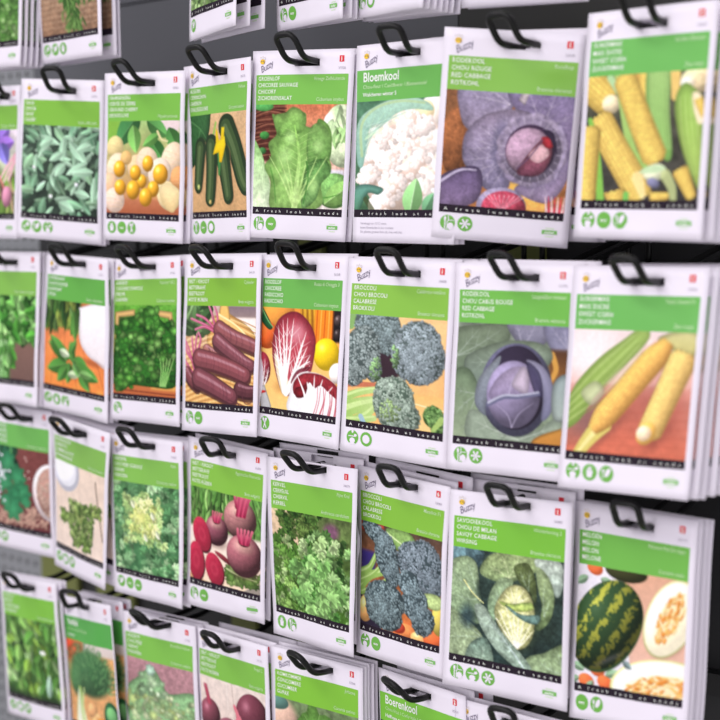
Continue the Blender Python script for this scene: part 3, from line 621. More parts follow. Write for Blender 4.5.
def beet(s, x, y, r, c=(166, 104, 112), top=True, dirt=.6):
    s.el(x+.02, y+r*.8, r, r*.4, 0, (90, 60, 55), flat=True, soft=.9, al=.5)
    s.el(x, y, r, r*.96, 0, c, .58, .2, tex=.1, cell=6, spec=.12)
    if dirt: s.el(x-.01, y-r*.42, r*.72, r*.42, 0, (214, 178, 158), .3, .1, al=dirt, soft=.7, tex=.12)
    for k in range(3): s.ln([(x-r*.7, y-r*.1+k*r*.25), (x, y+r*.05+k*r*.28), (x+r*.7, y-r*.1+k*r*.25)], .005, .005, (120, 70, 84), .4)
    if top:
        s.el(x, y-r*.6, r*.35, r*.2, 0, (96, 50, 54), .3, tex=.2)
        for k in range(5): s.ln([(x+(k-2)*r*.1, y-r*.55), (x+(k-2)*r*.16, y-r*.85), (x+(k-2)*r*.2+.01, y-r*1.15)], r*.16, r*.13, (196, 64, 100) if k % 2 else (150, 36, 72), c2=(214, 110, 130))

@pic('p3d')
def _():
    s = Pic(20, (96, 146, 70), (104, 150, 76)); s.nz(.3, 7); s.lvs(120, (0, 0, 1, .42), (.08, .2), (.1, .18), [(104, 156, 76), (84, 134, 60), (136, 180, 100)], (60, 120))
    s.grad((-.1, .42, 1.1, 1.1), (238, 222, 212), (236, 206, 176), soft=.03); s.pol([(-.02, .95), (.3, 1.0), (.75, 1.02), (1.02, .9), (1.02, 1.05), (-.02, 1.05)], (206, 160, 120)); s.pol([(.72, 1.03), (1.03, .86), (1.03, 1.05)], (150, 140, 130), sm=False)
    s.frills(26, (.56, .78, 1.02, .92), (.06, .1), [(130, 176, 84), (110, 156, 74), (160, 196, 110)], tex=.2); s.ln([(.54, .8), (.7, .84), (.95, .86)], .018, .008, (196, 212, 150))
    s.el(.5, .7, .14, .03, 25, (130, 50, 60), .3)
    beet(s, .72, .24, .22, (176, 120, 120)); 
    for k in range(5): s.ln([(.68+.025*k, .2), (.7+.03*k, .04), (.7+.045*k, -.06)], .036, .03, (196, 64, 100) if k % 2 else (150, 34, 70), c2=(220, 120, 140))
    beet(s, .4, .42, .17, (150, 84, 100)); beet(s, .78, .62, .24, (168, 100, 110))
    for x, y, rx, ry, rot in ((.18, .5, .13, .19, -25), (.1, .8, .125, .21, -5), (.37, .84, .125, .18, -20)):
        s.el(x+.015, y+.02, rx, ry, rot, (110, 30, 50), .3); s.el(x, y, rx, ry, rot, (188, 50, 78), .2, .1, tex=.1)
        for q in (.75, .5, .25): s.el(x, y, rx*q, ry*q, rot, (166, 36, 64) if q != .5 else (200, 70, 94), flat=True, al=.45, soft=.3)
    return s.done(1.03, .03)

@pic('p3e')
def _():
    s = Pic(21, (112, 130, 80), (80, 120, 50)); s.nz(.3, 18)
    s.grad((-.1, -.1, .3, .35), (236, 210, 176), (226, 196, 160), soft=.08); s.el(.3, .3, .2, .12, 0, (232, 200, 170), flat=True, soft=.8); s.el(.75, .14, .12, .1, 0, (140, 98, 122), flat=True, soft=.6); s.el(.4, .05, .07, .05, 0, (150, 110, 130), flat=True, soft=.6)
    s.ln([(.02, .0), (.2, .2), (.3, .4)], .012, .008, (190, 200, 130)); 
    finger(s, 90, (.1, -.02, .62, .3), (.05, .09), [(96, 134, 66), (70, 108, 50), (120, 150, 80)], 5, .25)
    finger(s, 120, (0, .3, .5, 1.02), (.06, .1), [(130, 180, 86), (160, 204, 112), (102, 152, 66), (184, 216, 144)], 5, .28)
    finger(s, 120, (.45, .2, 1.02, 1.02), (.06, .11), [(120, 174, 94), (150, 196, 120), (92, 148, 72), (168, 208, 138)], 5, .28)
    finger(s, 40, (.3, .45, .9, .95), (.08, .13), [(136, 190, 108), (156, 204, 124)], 5, .32, .85)
    finger(s, 14, (.4, .25, .9, .4), (.06, .1), [(186, 212, 152), (170, 204, 136)], 5, .3, .9)
    s.nz(.16, 8); return s.done(.95, .0)

@pic('p3f')
def _():
    s = Pic(22, (90, 70, 60), (220, 120, 60)); s.nz(.25, 14); s.grad((0, 0, .3, .1), (176, 72, 60), (150, 60, 50)); s.nz(.3, 5, (0, 0, .3, .12))
    s.grad((.0, .28, .2, .5), (70, 58, 130), (60, 50, 110), soft=.03); s.grad((-.1, .7, .3, 1.1), (60, 50, 70), (50, 44, 60)); s.grad((.3, .86, 1.1, 1.1), (228, 118, 66), (232, 130, 70), soft=.03)
    s.el(.6, .95, .15, .08, 0, (236, 140, 80), .3, tex=.1); s.el(.5, .93, .1, .06, 0, (214, 74, 50), .3); s.el(.78, .98, .12, .07, 0, (246, 176, 110), .3, spec=.2); s.el(.93, .96, .12, .08, 0, (226, 108, 60), .3)
    s.el(.08, .84, .1, .14, 15, (244, 180, 110), .3, tex=.05, spec=.2); s.el(.98, .75, .08, .16, 0, (206, 186, 90), .3); s.pol([(.33, .02), (.6, .0), (.7, .12), (.5, .2), (.4, .14)], (140, 176, 100), edge=.05, tex=.2); s.ln([(.34, .06), (.5, .12), (.62, .16)], .02, .01, (200, 220, 160))
    for p, w in (([(-.02, .66), (.12, .52), (.32, .44)], .12), ([(-.02, .52), (.12, .44), (.2, .3)], .09), ([(-.02, .6), (.16, .5), (.3, .36)], .06), ([(.02, .7), (.2, .6), (.36, .5)], .05)):
        s.ln(p, w, w*.5, (142, 180, 90), c2=(150, 186, 96)); s.ln([(x, y-.012) for x, y in p], w*.3, w*.15, (200, 222, 150), .8)
    C, B = (136, 156, 162), (88, 106, 112)
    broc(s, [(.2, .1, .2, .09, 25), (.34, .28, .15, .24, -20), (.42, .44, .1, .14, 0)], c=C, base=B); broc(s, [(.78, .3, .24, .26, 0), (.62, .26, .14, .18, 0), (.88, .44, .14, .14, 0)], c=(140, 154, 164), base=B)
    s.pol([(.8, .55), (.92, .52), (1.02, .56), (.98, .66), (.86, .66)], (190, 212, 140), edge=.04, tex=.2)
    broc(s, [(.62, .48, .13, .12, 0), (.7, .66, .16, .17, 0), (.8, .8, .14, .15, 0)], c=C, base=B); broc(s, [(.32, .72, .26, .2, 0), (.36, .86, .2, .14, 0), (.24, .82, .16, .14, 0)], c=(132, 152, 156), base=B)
    return s.done(1.05, .03)

@pic('p3g')
def _():
    s = Pic(23, (48, 62, 56), (40, 54, 52)); s.nz(.3, 20)
    V = (160, 178, 160)
    def L(pts, c, c2, base, tips, **k):
        c = (c[0]+12, c[1]+6, c[2]-16); c2 = (c2[0]+12, c2[1]+6, c2[2]-14)
        cabbage_leaf(s, pts, c, c2, base, tips, k.get('v', V), .011, .5, tex=.22, edge=.05, ed=.74)
    s.lvs(10, (.0, 0, .2, .1), (.2, .3), (.3, .4), [(84, 110, 116)])
    L([(-.05, .2), (.1, .08), (.22, .12), (.26, .3), (.28, .5), (.26, .68), (.1, .62), (-.05, .55)], (118, 142, 130), (100, 126, 116), (.26, .45), [(.12, .3), (.02, .25), (.05, .45), (.15, .15)])
    L([(.26, .2), (.34, .04), (.55, -.04), (.78, .02), (.76, .12), (.6, .22), (.52, .26), (.38, .26)], (120, 140, 116), (104, 128, 108), (.52, .22), [(.45, .02), (.6, .02), (.35, .14), (.7, .08)], v=(196, 204, 160))
    L([(.74, .02), (.95, .0), (1.0, .14), (.95, .32), (.85, .2)], (150, 166, 176), (120, 140, 150), (.85, .2), [(.85, .03), (.95, .1)])
    L([(-.05, .58), (.1, .62), (.28, .76), (.32, .9), (.2, 1.02), (-.05, 1.03)], (106, 128, 118), (116, 136, 126), (.3, .8), [(.02, .65), (.0, .85), (.14, .98)])
    L([(.7, .9), (.85, .82), (1.03, .72), (1.03, 1.03), (.72, 1.03)], (104, 128, 112), (116, 140, 128), (1.0, .98), [(.8, .9), (.95, .78)]); L([(.2, .86), (.34, .8), (.4, 1.03), (.16, 1.03)], (84, 112, 122), (110, 134, 136), (.3, 1), [(.3, .85)])
    s.el(.16, .62, .09, .14, 0, (40, 56, 64), flat=True, soft=.8, al=.8); s.el(.86, .62, .12, .14, 0, (40, 52, 46), flat=True, soft=.8, al=.9); s.el(.28, .36, .06, .12, 0, (38, 50, 46), flat=True, soft=.8, al=.9)
    s.ln([(.12, .3), (.2, .4), (.3, .48)], .014, .008, (206, 206, 140))
    L([(.56, .12), (.68, .06), (.76, .2), (.76, .4), (.66, .3)], (74, 92, 76), (66, 84, 70), (.7, .3), [(.62, .14), (.7, .12)])
    L([(.76, .08), (.86, .14), (.92, .3), (.9, .5), (.82, .62), (.76, .62), (.82, .44), (.78, .26)], (124, 146, 128), (92, 118, 96), (.84, .5), [(.84, .2), (.88, .35)])
    s.el(.6, .56, .22, .34, 0, (50, 60, 44), flat=True, soft=.4)
    L([(.36, .62), (.34, .46), (.38, .32), (.46, .22), (.56, .24), (.52, .34), (.46, .44), (.42, .6)], (128, 154, 138), (100, 130, 122), (.4, .58), [(.42, .34), (.5, .26)])
    # pale heart with a net of veins
    s.pol([(.4, .56), (.44, .4), (.54, .28), (.66, .28), (.74, .4), (.76, .6), (.72, .76), (.62, .84), (.5, .76)], (196, 196, 138), (184, 186, 126), edge=.1, ed=.55, tex=.12)
    for t in ((.44, .52), (.5, .46), (.56, .44), (.62, .46), (.68, .5), (.74, .56), (.42, .6), (.74, .66)):
        m = ((.61+t[0])/2, (.82+t[1])/2+.02); s.ln([(.61, .83), m, t], .016, .006, (232, 230, 190), .9)
        for k in (.3, .5, .7, .9):
            q = (.61+(t[0]-.61)*k, .83+(t[1]-.83)*k); s.ln([q, (q[0]+.03, q[1]-.035)], .007, .003, (228, 226, 180), .8); s.ln([q, (q[0]-.03, q[1]-.03)], .007, .003, (228, 226, 180), .8)
    for t in ((.48, .36), (.54, .3), (.6, .28), (.66, .3), (.7, .36)): s.ln([(.58, .44), t], .01, .004, (232, 230, 190), .85)
    s.pol([(.44, .44), (.56, .44), (.72, .4), (.74, .46), (.62, .5), (.5, .48)], (150, 172, 96), (170, 188, 100), edge=.03, tex=.2); s.pol([(.5, .46), (.64, .52), (.8, .5), (.78, .58), (.68, .58), (.56, .52)], (116, 146, 136), (100, 132, 124), edge=.03, tex=.3)
    L([(.22, .52), (.3, .5), (.38, .6), (.5, .74), (.64, .86), (.74, .98), (.7, 1.04), (.56, .98), (.4, .86), (.28, .7)], (130, 152, 158), (118, 144, 148), (.68, 1.0), [(.3, .56), (.4, .7), (.5, .82)], v=(180, 196, 196))
    s.nz(.26, 4); s.nz(.2, 9)
    return s.done(1.2, .03)

@pic('p3h')
def _():
    s = Pic(24, (226, 220, 230), (222, 216, 226))
    s.pol([(.48, -.05), (1.05, -.05), (1.05, 1.05), (.62, 1.05), (.5, .6), (.46, .3)], (214, 160, 130), (226, 184, 168)); s.nz(.05, 30)
    for x, y in ((.16, .02), (.22, .86), (.12, .97), (.3, .96)): s.el(x, y, .08, .06, 20, (240, 110, 60), .2)
    for x, y, a in ((.1, .1, 150), (.22, .1, 20), (.1, .88, 200), (.3, .9, -20), (.18, .96, 120), (.3, .86, -60), (.05, .95, 160)): s.lf(x, y, a, .14, .035, (140, 178, 140), (190, 210, 180))
    s.el(.45, .01, .2, .09, 3, (64, 66, 36), .3)
    def mel(s, p, q, base):
        n = s.fbm(p.shape[0], p.shape[1], 12); n2 = s.fbm(p.shape[0], p.shape[1], 5); st = np.sin(q*13+n*4+.5)*.8+n*2.6+n2*2.4-.15
        m = sst(-.1, .5, st)[..., None]; return base*(1-m)+col((156, 158, 58))*m
    s.el(.3, .5, .42, .29, 120, (52, 76, 44), flat=True, soft=.03); s.el(.28, .48, .42, .3, 122, (50, 76, 46), .5, .25, f=mel, spec=.06)
    s.el(.33, .76, .2, .03, -30, (120, 110, 120), flat=True, soft=.9, al=.4)
    def cut(x, y, rx, ry, rot):
        s.el(x+.01, y+.015, rx*1.02, ry*1.02, rot, (150, 110, 90), flat=True, soft=.2, al=.6); s.el(x, y, rx, ry, rot, (206, 206, 140), .15); s.el(x, y, rx*.95, ry*.94, rot, (250, 240, 208), .1)
        s.el(x, y, rx*.7, ry*.5, rot, (248, 222, 176), flat=True, soft=.5); ca, sa = math.cos(math.radians(rot)), math.sin(math.radians(rot))
        for i in range(110):
            a = s.r.uniform(0, 6.28); d = math.sqrt(s.r.rand()); p, q = d*rx*.66*math.cos(a), d*ry*.42*math.sin(a)
            s.el(x+p*ca-q*sa, y+p*sa+q*ca, .03, .013, rot+s.r.uniform(-30, 30), [(236, 150, 60), (246, 186, 100), (250, 214, 150), (226, 130, 44)][s.r.randint(4)], .2, .1, al=.85)
    cut(.86, .34, .36, .21, 112); cut(.8, .93, .46, .24, -8)
    s.lf(.46, .76, 30, .1, .03, (130, 150, 150))
    return s.done(1.02, .06)

@pic('p4a')
def _():
    s = Pic(25, (76, 116, 50), (60, 96, 50)); s.nz(.3, 20)
    s.lvs(170, (-.05, -.05, 1.05, .92), (.12, .26), (.2, .36), [(96, 156, 66), (132, 182, 90), (70, 120, 52), (160, 200, 130), (140, 186, 70)], (40, 140), vein=(170, 205, 140))
    s.grad((-.1, .93, 1.1, 1.1), (40, 56, 36), (30, 44, 28), soft=.05, al=.6); s.el(.72, .4, .06, .03, 0, (220, 228, 214), .1); s.lf(.8, .95, -85, .3, .05, (170, 205, 180))
    return s.done(1.02, .05)

@pic('p4b')
def _():
    s = Pic(26, (214, 160, 100), (220, 160, 105)); s.nz(.15, 12)
    s.grad((-.1, -.1, .4, .28), (232, 90, 56), (226, 80, 50), soft=.04)
    for i in range(14): s.el(s.r.uniform(0, .36), s.r.uniform(0, .22), .05, .045, 0, (236, 84, 52), .35)
    s.grad((.4, -.05, 1.1, .12), (220, 205, 205), (205, 190, 180)); s.el(.4, .2, .08, .06, 0, (224, 160, 90), .3)
    s.el(.5, .36, .46, .3, 0, (70, 116, 72), .3, .1, soft=.25, tex=.2); s.el(.2, .5, .2, .2, 0, (74, 120, 74), .3, soft=.4)
    for i in range(700):
        a = s.r.uniform(-2.9, -.2); d = .16+.48*math.sqrt(s.r.rand()); x, y = .45+d*math.cos(a), .62+d*.95*math.sin(a)
        c = [(62, 116, 68), (88, 142, 84), (48, 96, 56), (120, 166, 106)][s.r.randint(4)]; s.ln([(x, y), (x+.05*math.cos(a+s.r.uniform(-.6, .6)), y+.05*math.sin(a+s.r.uniform(-.6, .6)))], .012, .004, c, .9)
    s.ln([(.25, .95), (.24, .75), (.26, .58)], .24, .08, (226, 230, 190), c2=(150, 186, 96)); s.ln([(.2, .98), (.2, .8), (.22, .6)], .05, .02, (246, 246, 226)); s.ln([(.3, .96), (.3, .8), (.36, .55)], .04, .02, (190, 212, 140))
    for x, y in ((.5, .8), (.62, .9), (.55, .95)): s.el(x, y, .1, .1, 0, (226, 166, 112), .3, tex=.1)
    s.el(.66, .9, .08, .05, 0, (236, 140, 60), .2)
    s.el(.88, .82, .15, .2, 0, (40, 92, 56), .3); s.el(.88, .78, .1, .1, 0, (112, 176, 110), .15); s.el(.9, .98, .08, .06, 0, (120, 186, 116), .15)
    return s.done(1.02, .05)

@pic('p4c')
def _():
    s = Pic(27, (150, 110, 116), (120, 90, 90)); s.nz(.18, 6); s.nz(.1, 20)
    s.pol([(-.05, .45), (.2, .2), (.4, .06), (.55, .2), (.65, .32), (1.05, .3), (1.05, 1.05), (-.05, 1.05)], (120, 160, 112), edge=.08, tex=.2)
    s.frills(190, (.0, .36, 1.0, 1.02), (.035, .075), [(168, 196, 140), (196, 214, 164), (140, 174, 120), (214, 226, 178), (186, 206, 130)], dep=.5, ed=.68)
    s.frills(30, (.2, .16, .6, .4), (.035, .07), [(156, 194, 146), (184, 212, 168)], dep=.5, ed=.68); s.frill(.38, .1, .08, (170, 205, 180), 7)
    return s.done(1.2, .06)

@pic('p4d')
def _():
    s = Pic(28, (222, 206, 196), (214, 190, 180)); s.nz(.08, 14); s.ln([(.5, 0), (.55, .4)], .012, .01, (190, 170, 160)); s.ln([(.42, 0), (.44, .3)], .006, .006, (240, 228, 220))
    def b(x, y, r, c): s.el(x, y, r, r*1.05, 0, c, .5, .25, spec=.18, tex=.06); s.ln([(x-r*.8, y), (x, y+r*.15), (x+r*.8, y)], .006, .006, (90, 40, 60), .3)
    b(.8, .3, .24, (112, 56, 70)); b(.15, .42, .17, (126, 66, 80))
    for k in range(3): s.ln([(.12+.02*k, .3), (.09+.02*k, .2), (.06+.02*k, .1)], .03, .016, (190, 80, 100) if k % 2 else (160, 60, 84))
    b(.45, .62, .22, (140, 78, 94)); b(.75, .8, .2, (120, 60, 76))
    for p in ([(.55, .45), (.6, .35), (.54, .24)], [(.6, .5), (.66, .44), (.62, .34)]): s.ln(p, .07, .04, (216, 116, 130))
    b(.2, .88, .2, (176, 116, 126)); s.ln([(.16, .72), (.1, .64), (.12, .56)], .06, .04, (214, 106, 124)); s.ln([(.24, .72), (.24, .66)], .05, .04, (200, 90, 110))
    s.lvs(8, (-.02, .7, .08, 1), (.1, .2), (.3, .4), [(130, 176, 96)])
    return s.done(1.02, .05)

@pic('p4e')
def _():
    s = Pic(29, (110, 130, 90), (90, 116, 70)); s.nz(.3, 14); s.el(.12, .22, .2, .22, 0, (206, 170, 150), .3, soft=.4, tex=.08); s.el(.02, .06, .16, .08, 0, (90, 130, 120), .2)
    for x, y, r in ((.5, .22, .24), (.85, .3, .2), (.3, .6, .22), (.7, .66, .26)):
        s.frill(x, y, r, (116, 170, 76), 5, .3, .7, (94, 150, 62), tex=.2)
        for a in range(5): s.ln([(x, y+r*.3), (x+r*.7*math.cos(a*1.26), y+r*.7*math.sin(a*1.26))], .012, .004, (160, 204, 120), .7)
    s.el(.9, .1, .06, .05, 0, (240, 200, 70), .2)
    for x, y in ((.45, .85), (.62, .88)): s.ln([(x, y-.15), (x+.03, y), (x, y+.16)], .12, .1, (50, 92, 46)); 
    return s.done(1.02, .05)

@pic('p4f')
def _():
    s = Pic(30, (90, 130, 96), (70, 110, 80)); s.nz(.25, 12)
    s.frills(190, (-.02, -.02, 1.02, 1.02), (.05, .09), [(92, 146, 104), (122, 172, 126), (74, 124, 88), (144, 188, 144)], dep=.5, ed=.5)
    return s.done()

@pic('p0a')
def _():
    s = Pic(31, (110, 160, 80), (90, 140, 64)); s.nz(.25, 14)
    s.frills(260, (-.05, -.05, 1.05, 1.0), (.035, .06), [(112, 170, 80), (146, 196, 110), (90, 146, 64), (164, 208, 130)], (4, 6), .25, .6)
    return s.done(1, .05)

@pic('p0b')
def _():
    s = Pic(32, (190, 160, 132), (150, 116, 92)); s.nz(.22, 6); s.nz(.2, 30)
    for i in range(26): s.ln([(0, .2+.03*i), (.5, .18+.031*i), (1, .2+.03*i)], .007, .007, (120, 90, 70) if i % 2 else (206, 176, 148), .45)
    s.el(.55, .52, .25, .12, 30, (90, 66, 52), flat=True, soft=.9, al=.5)
    for i in range(260):
        t = s.r.rand(); x, y = .4+.2*t+s.r.normal(0, .06), .05+.85*t+s.r.normal(0, .03); s.lf(x, y, s.r.uniform(30, 150), .14, .014, [(84, 124, 60), (112, 150, 80), (64, 100, 48)][s.r.randint(3)])
    for i in range(160): s.lf(.84+s.r.normal(0, .08), s.r.uniform(.1, .62), s.r.uniform(30, 150), .13, .014, [(84, 124, 60), (112, 150, 80), (64, 100, 48)][s.r.randint(3)])
    return s.done(1, .04)

@pic('p0c')
def _():
    s = Pic(33, (130, 160, 96), (110, 140, 80)); s.nz(.25, 10)
    finger(s, 240, (-.05, -.05, 1.05, 1.02), (.05, .09), [(140, 176, 108), (170, 198, 136), (110, 150, 84)], 4, .3)
    return s.done(1, .04)

@pic('p0d')
def _():
    s = Pic(34, (120, 140, 90), (110, 84, 70)); s.nz(.3, 8); s.grad((-.1, .75, 1.1, 1.1), (120, 92, 78), (98, 74, 66), soft=.08)
    s.lvs(150, (0, 0, 1, .75), (.1, .2), (.25, .4), [(96, 146, 76), (130, 176, 100), (74, 120, 60)])
    return s.done()

@pic('p0e')
def _():
    s = Pic(35, (110, 150, 90), (90, 130, 74)); s.nz(.3, 8)
    s.frills(140, (0, 0, 1, 1), (.06, .1), [(104, 158, 84), (140, 186, 110), (84, 134, 70)])
    return s.done()

@pic('p0f')
def _():
    s = Pic(36, (150, 170, 110), (120, 140, 90)); s.nz(.3, 8)
    s.lvs(150, (0, 0, 1, 1), (.12, .25), (.2, .3), [(126, 166, 96), (156, 190, 120), (96, 136, 76)])
    return s.done()

PICS['p4g'] = PICS['p4f']

# ---------------------------------------------------------------- materials
scn = bpy.context.scene
COLL = scn.collection

def srgb(c):
    return tuple((v/255/12.92 if v/255 <= .04045 else ((v/255+.055)/1.055)**2.4) for v in c)

def mat(name, c, rough=.5, metal=0, spec=.5, noise=.04, scale=60, bump=0, coat=0):
    m = bpy.data.materials.new(name); m.use_nodes = True
    nt = m.node_tree; b = nt.nodes['Principled BSDF']
    b.inputs['Roughness'].default_value = rough; b.inputs['Metallic'].default_value = metal
    b.inputs['Specular IOR Level'].default_value = spec
    if coat:
        b.inputs['Coat Weight'].default_value = coat; b.inputs['Coat Roughness'].default_value = .25
    tc = nt.nodes.new('ShaderNodeTexCoord'); n = nt.nodes.new('ShaderNodeTexNoise')
    n.inputs['Scale'].default_value = scale; n.inputs['Detail'].default_value = 3
    nt.links.new(tc.outputs['Object'], n.inputs['Vector'])
    r = nt.nodes.new('ShaderNodeMapRange')
    r.inputs['To Min'].default_value = 1-noise; r.inputs['To Max'].default_value = 1+noise
    nt.links.new(n.outputs['Fac'], r.inputs['Value'])
    mx = nt.nodes.new('ShaderNodeMix'); mx.data_type = 'RGBA'; mx.blend_type = 'MULTIPLY'
    mx.inputs['Factor'].default_value = 1
    lin = srgb(c)
    mx.inputs[6].default_value = (*lin, 1)
    nt.links.new(r.outputs['Result'], mx.inputs[7])
    nt.links.new(mx.outputs[2], b.inputs['Base Color'])
    if bump:
        bp = nt.nodes.new('ShaderNodeBump'); bp.inputs['Strength'].default_value = bump; bp.inputs['Distance'].default_value = .001
        nt.links.new(n.outputs['Fac'], bp.inputs['Height']); nt.links.new(bp.outputs['Normal'], b.inputs['Normal'])
    return m

M = {
 'paper': mat('packet_paper', (241, 234, 246), .5, spec=.35, noise=.012, scale=40),
 'black_print': mat('black_print', (42, 33, 44), .6, spec=.12, noise=.03),
 'white_print': mat('white_print', (244, 246, 240), .45, noise=.01),
 'pale_print': mat('pale_green_print', (205, 232, 185), .45, noise=.01),
 'grey_print': mat('grey_print', (165, 158, 172), .5, noise=.01),
 'red_print': mat('red_print', (226, 44, 58), .45, noise=.02),
 'script_print': mat('script_print', (92, 80, 112), .5, noise=.02),
 'yellow_print': mat('yellow_print', (240, 196, 40), .45, noise=.05, scale=400),
 'wing_print': mat('wing_print', (214, 204, 200), .5, noise=.02),
 'icon_green': mat('icon_green', (112, 182, 74), .45, noise=.03),
 'mark_green': mat('mark_green', (122, 190, 96), .45, noise=.03),
 'hook': mat('black_coated_wire', (9, 9, 10), .4, spec=.35, noise=.1, scale=90),
 'rail': mat('black_rail', (22, 22, 23), .5, noise=.1),
 'olive': mat('olive_card', (112, 118, 60), .6, noise=.15, scale=25),
 'seam': mat('dark_seam', (48, 48, 52), .7),
}
GREENS = {}
def green(c):
    if c not in GREENS: GREENS[c] = mat('green_print', c, .36, spec=.4, noise=.06, scale=22, coat=.08)
    return GREENS[c]

def photo_mat():
    m = bpy.data.materials.new('printed_photo'); m.use_nodes = True
    nt = m.node_tree; b = nt.nodes['Principled BSDF']
    a = nt.nodes.new('ShaderNodeAttribute'); a.attribute_name = 'ink'
    nt.links.new(a.outputs['Color'], b.inputs['Base Color'])
    b.inputs['Roughness'].default_value = .5; b.inputs['Specular IOR Level'].default_value = .18
    return m
M['photo'] = photo_mat()

# ---------------------------------------------------------------- helpers
def link(name, me, parent=None, mats=()):
    o = bpy.data.objects.new(name, me); COLL.objects.link(o)
    if parent is not None: o.parent = parent
    for m in mats: me.materials.append(m)
    return o

def mesh(name, V, F, mi=None, smooth=False):
    me = bpy.data.meshes.new(name); me.from_pydata([tuple(v) for v in V], [], F); me.update()
    if mi is not None: me.polygons.foreach_set('material_index', mi)
    if smooth: me.polygons.foreach_set('use_smooth', [True]*len(F))
    return me

def tube(path, rad, seg=10, closed=False):
    P = [Vector(p) for p in path]; V = []; F = []
    n = len(P); up = None
    for i, p in enumerate(P):
        t = (P[min(i+1, n-1)]-P[max(i-1, 0)]).normalized()
        if up is None:
            up = Vector((0, 0, 1)) if abs(t.z) < .9 else Vector((1, 0, 0))
        up = (up-t*up.dot(t)).normalized(); sd = t.cross(up)
        for k in range(seg):
            a = 2*math.pi*k/seg; V.append(p+up*math.cos(a)*rad+sd*math.sin(a)*rad)
    for i in range(n-1):
        for k in range(seg):
            F.append((i*seg+k, i*seg+(k+1) % seg, (i+1)*seg+(k+1) % seg, (i+1)*seg+k))
    F.append(tuple(range(seg-1, -1, -1))); F.append(tuple((n-1)*seg+k for k in range(seg)))
    return V, F

def fillet(pts, r, n=6):
    P = [Vector(p) for p in pts]; out = [P[0]]
    for i in range(1, len(P)-1):
        a, b, c = P[i-1], P[i], P[i+1]
        rr = min(r, (a-b).length*.49, (c-b).length*.49)
        p, q = b+(a-b).normalized()*rr, b+(c-b).normalized()*rr
        for k in range(n+1):
            t = k/n; out.append(p*(1-t)**2+b*2*t*(1-t)+q*t*t)
    out.append(P[-1]); return out

def box(x0, x1, y0, y1, z0, z1):
    V = [(x, y, z) for x in (x0, x1) for y in (y0, y1) for z in (z0, z1)]
    F = [(0, 1, 3, 2), (4, 6, 7, 5), (0, 4, 5, 1), (2, 3, 7, 6), (0, 2, 6, 4), (1, 5, 7, 3)]
    return V, F

# text is laid out flat in millimetres first, then pressed onto each packet's surface
TEXT = []
def text_job(body, size, bold=0, align='LEFT', spacing=1.0, line=1.0, sx=1.0, shear=0):
    cu = bpy.data.curves.new('lettering', 'FONT'); cu.body = body; cu.size = size
    cu.align_x = align; cu.space_character = spacing; cu.space_line = line
    cu.offset = bold; cu.resolution_u = 2; cu.fill_mode = 'FRONT'; cu.shear = shear
    o = bpy.data.objects.new('lettering', cu); COLL.objects.link(o)
    TEXT.append([o, sx, None]); return len(TEXT)-1
def text_bake():
    bpy.context.view_layer.update()
    dg = bpy.context.evaluated_depsgraph_get()
    for t in TEXT:
        me = bpy.data.meshes.new_from_object(t[0].evaluated_get(dg))
        V = [(v.co.x*t[1], v.co.y) for v in me.vertices]; F = [tuple(p.vertices) for p in me.polygons]
        t[2] = (V, F); bpy.data.meshes.remove(me)
    for t in TEXT:
        cu = t[0].data; bpy.data.objects.remove(t[0]); bpy.data.curves.remove(cu)

# ---------------------------------------------------------------- packets
W, H = .084, 0.12946
SLOT = (.515, .0635)          # centre of the hang slot in u, v
SLW, SLH = .0102, .0024       # half width, half height

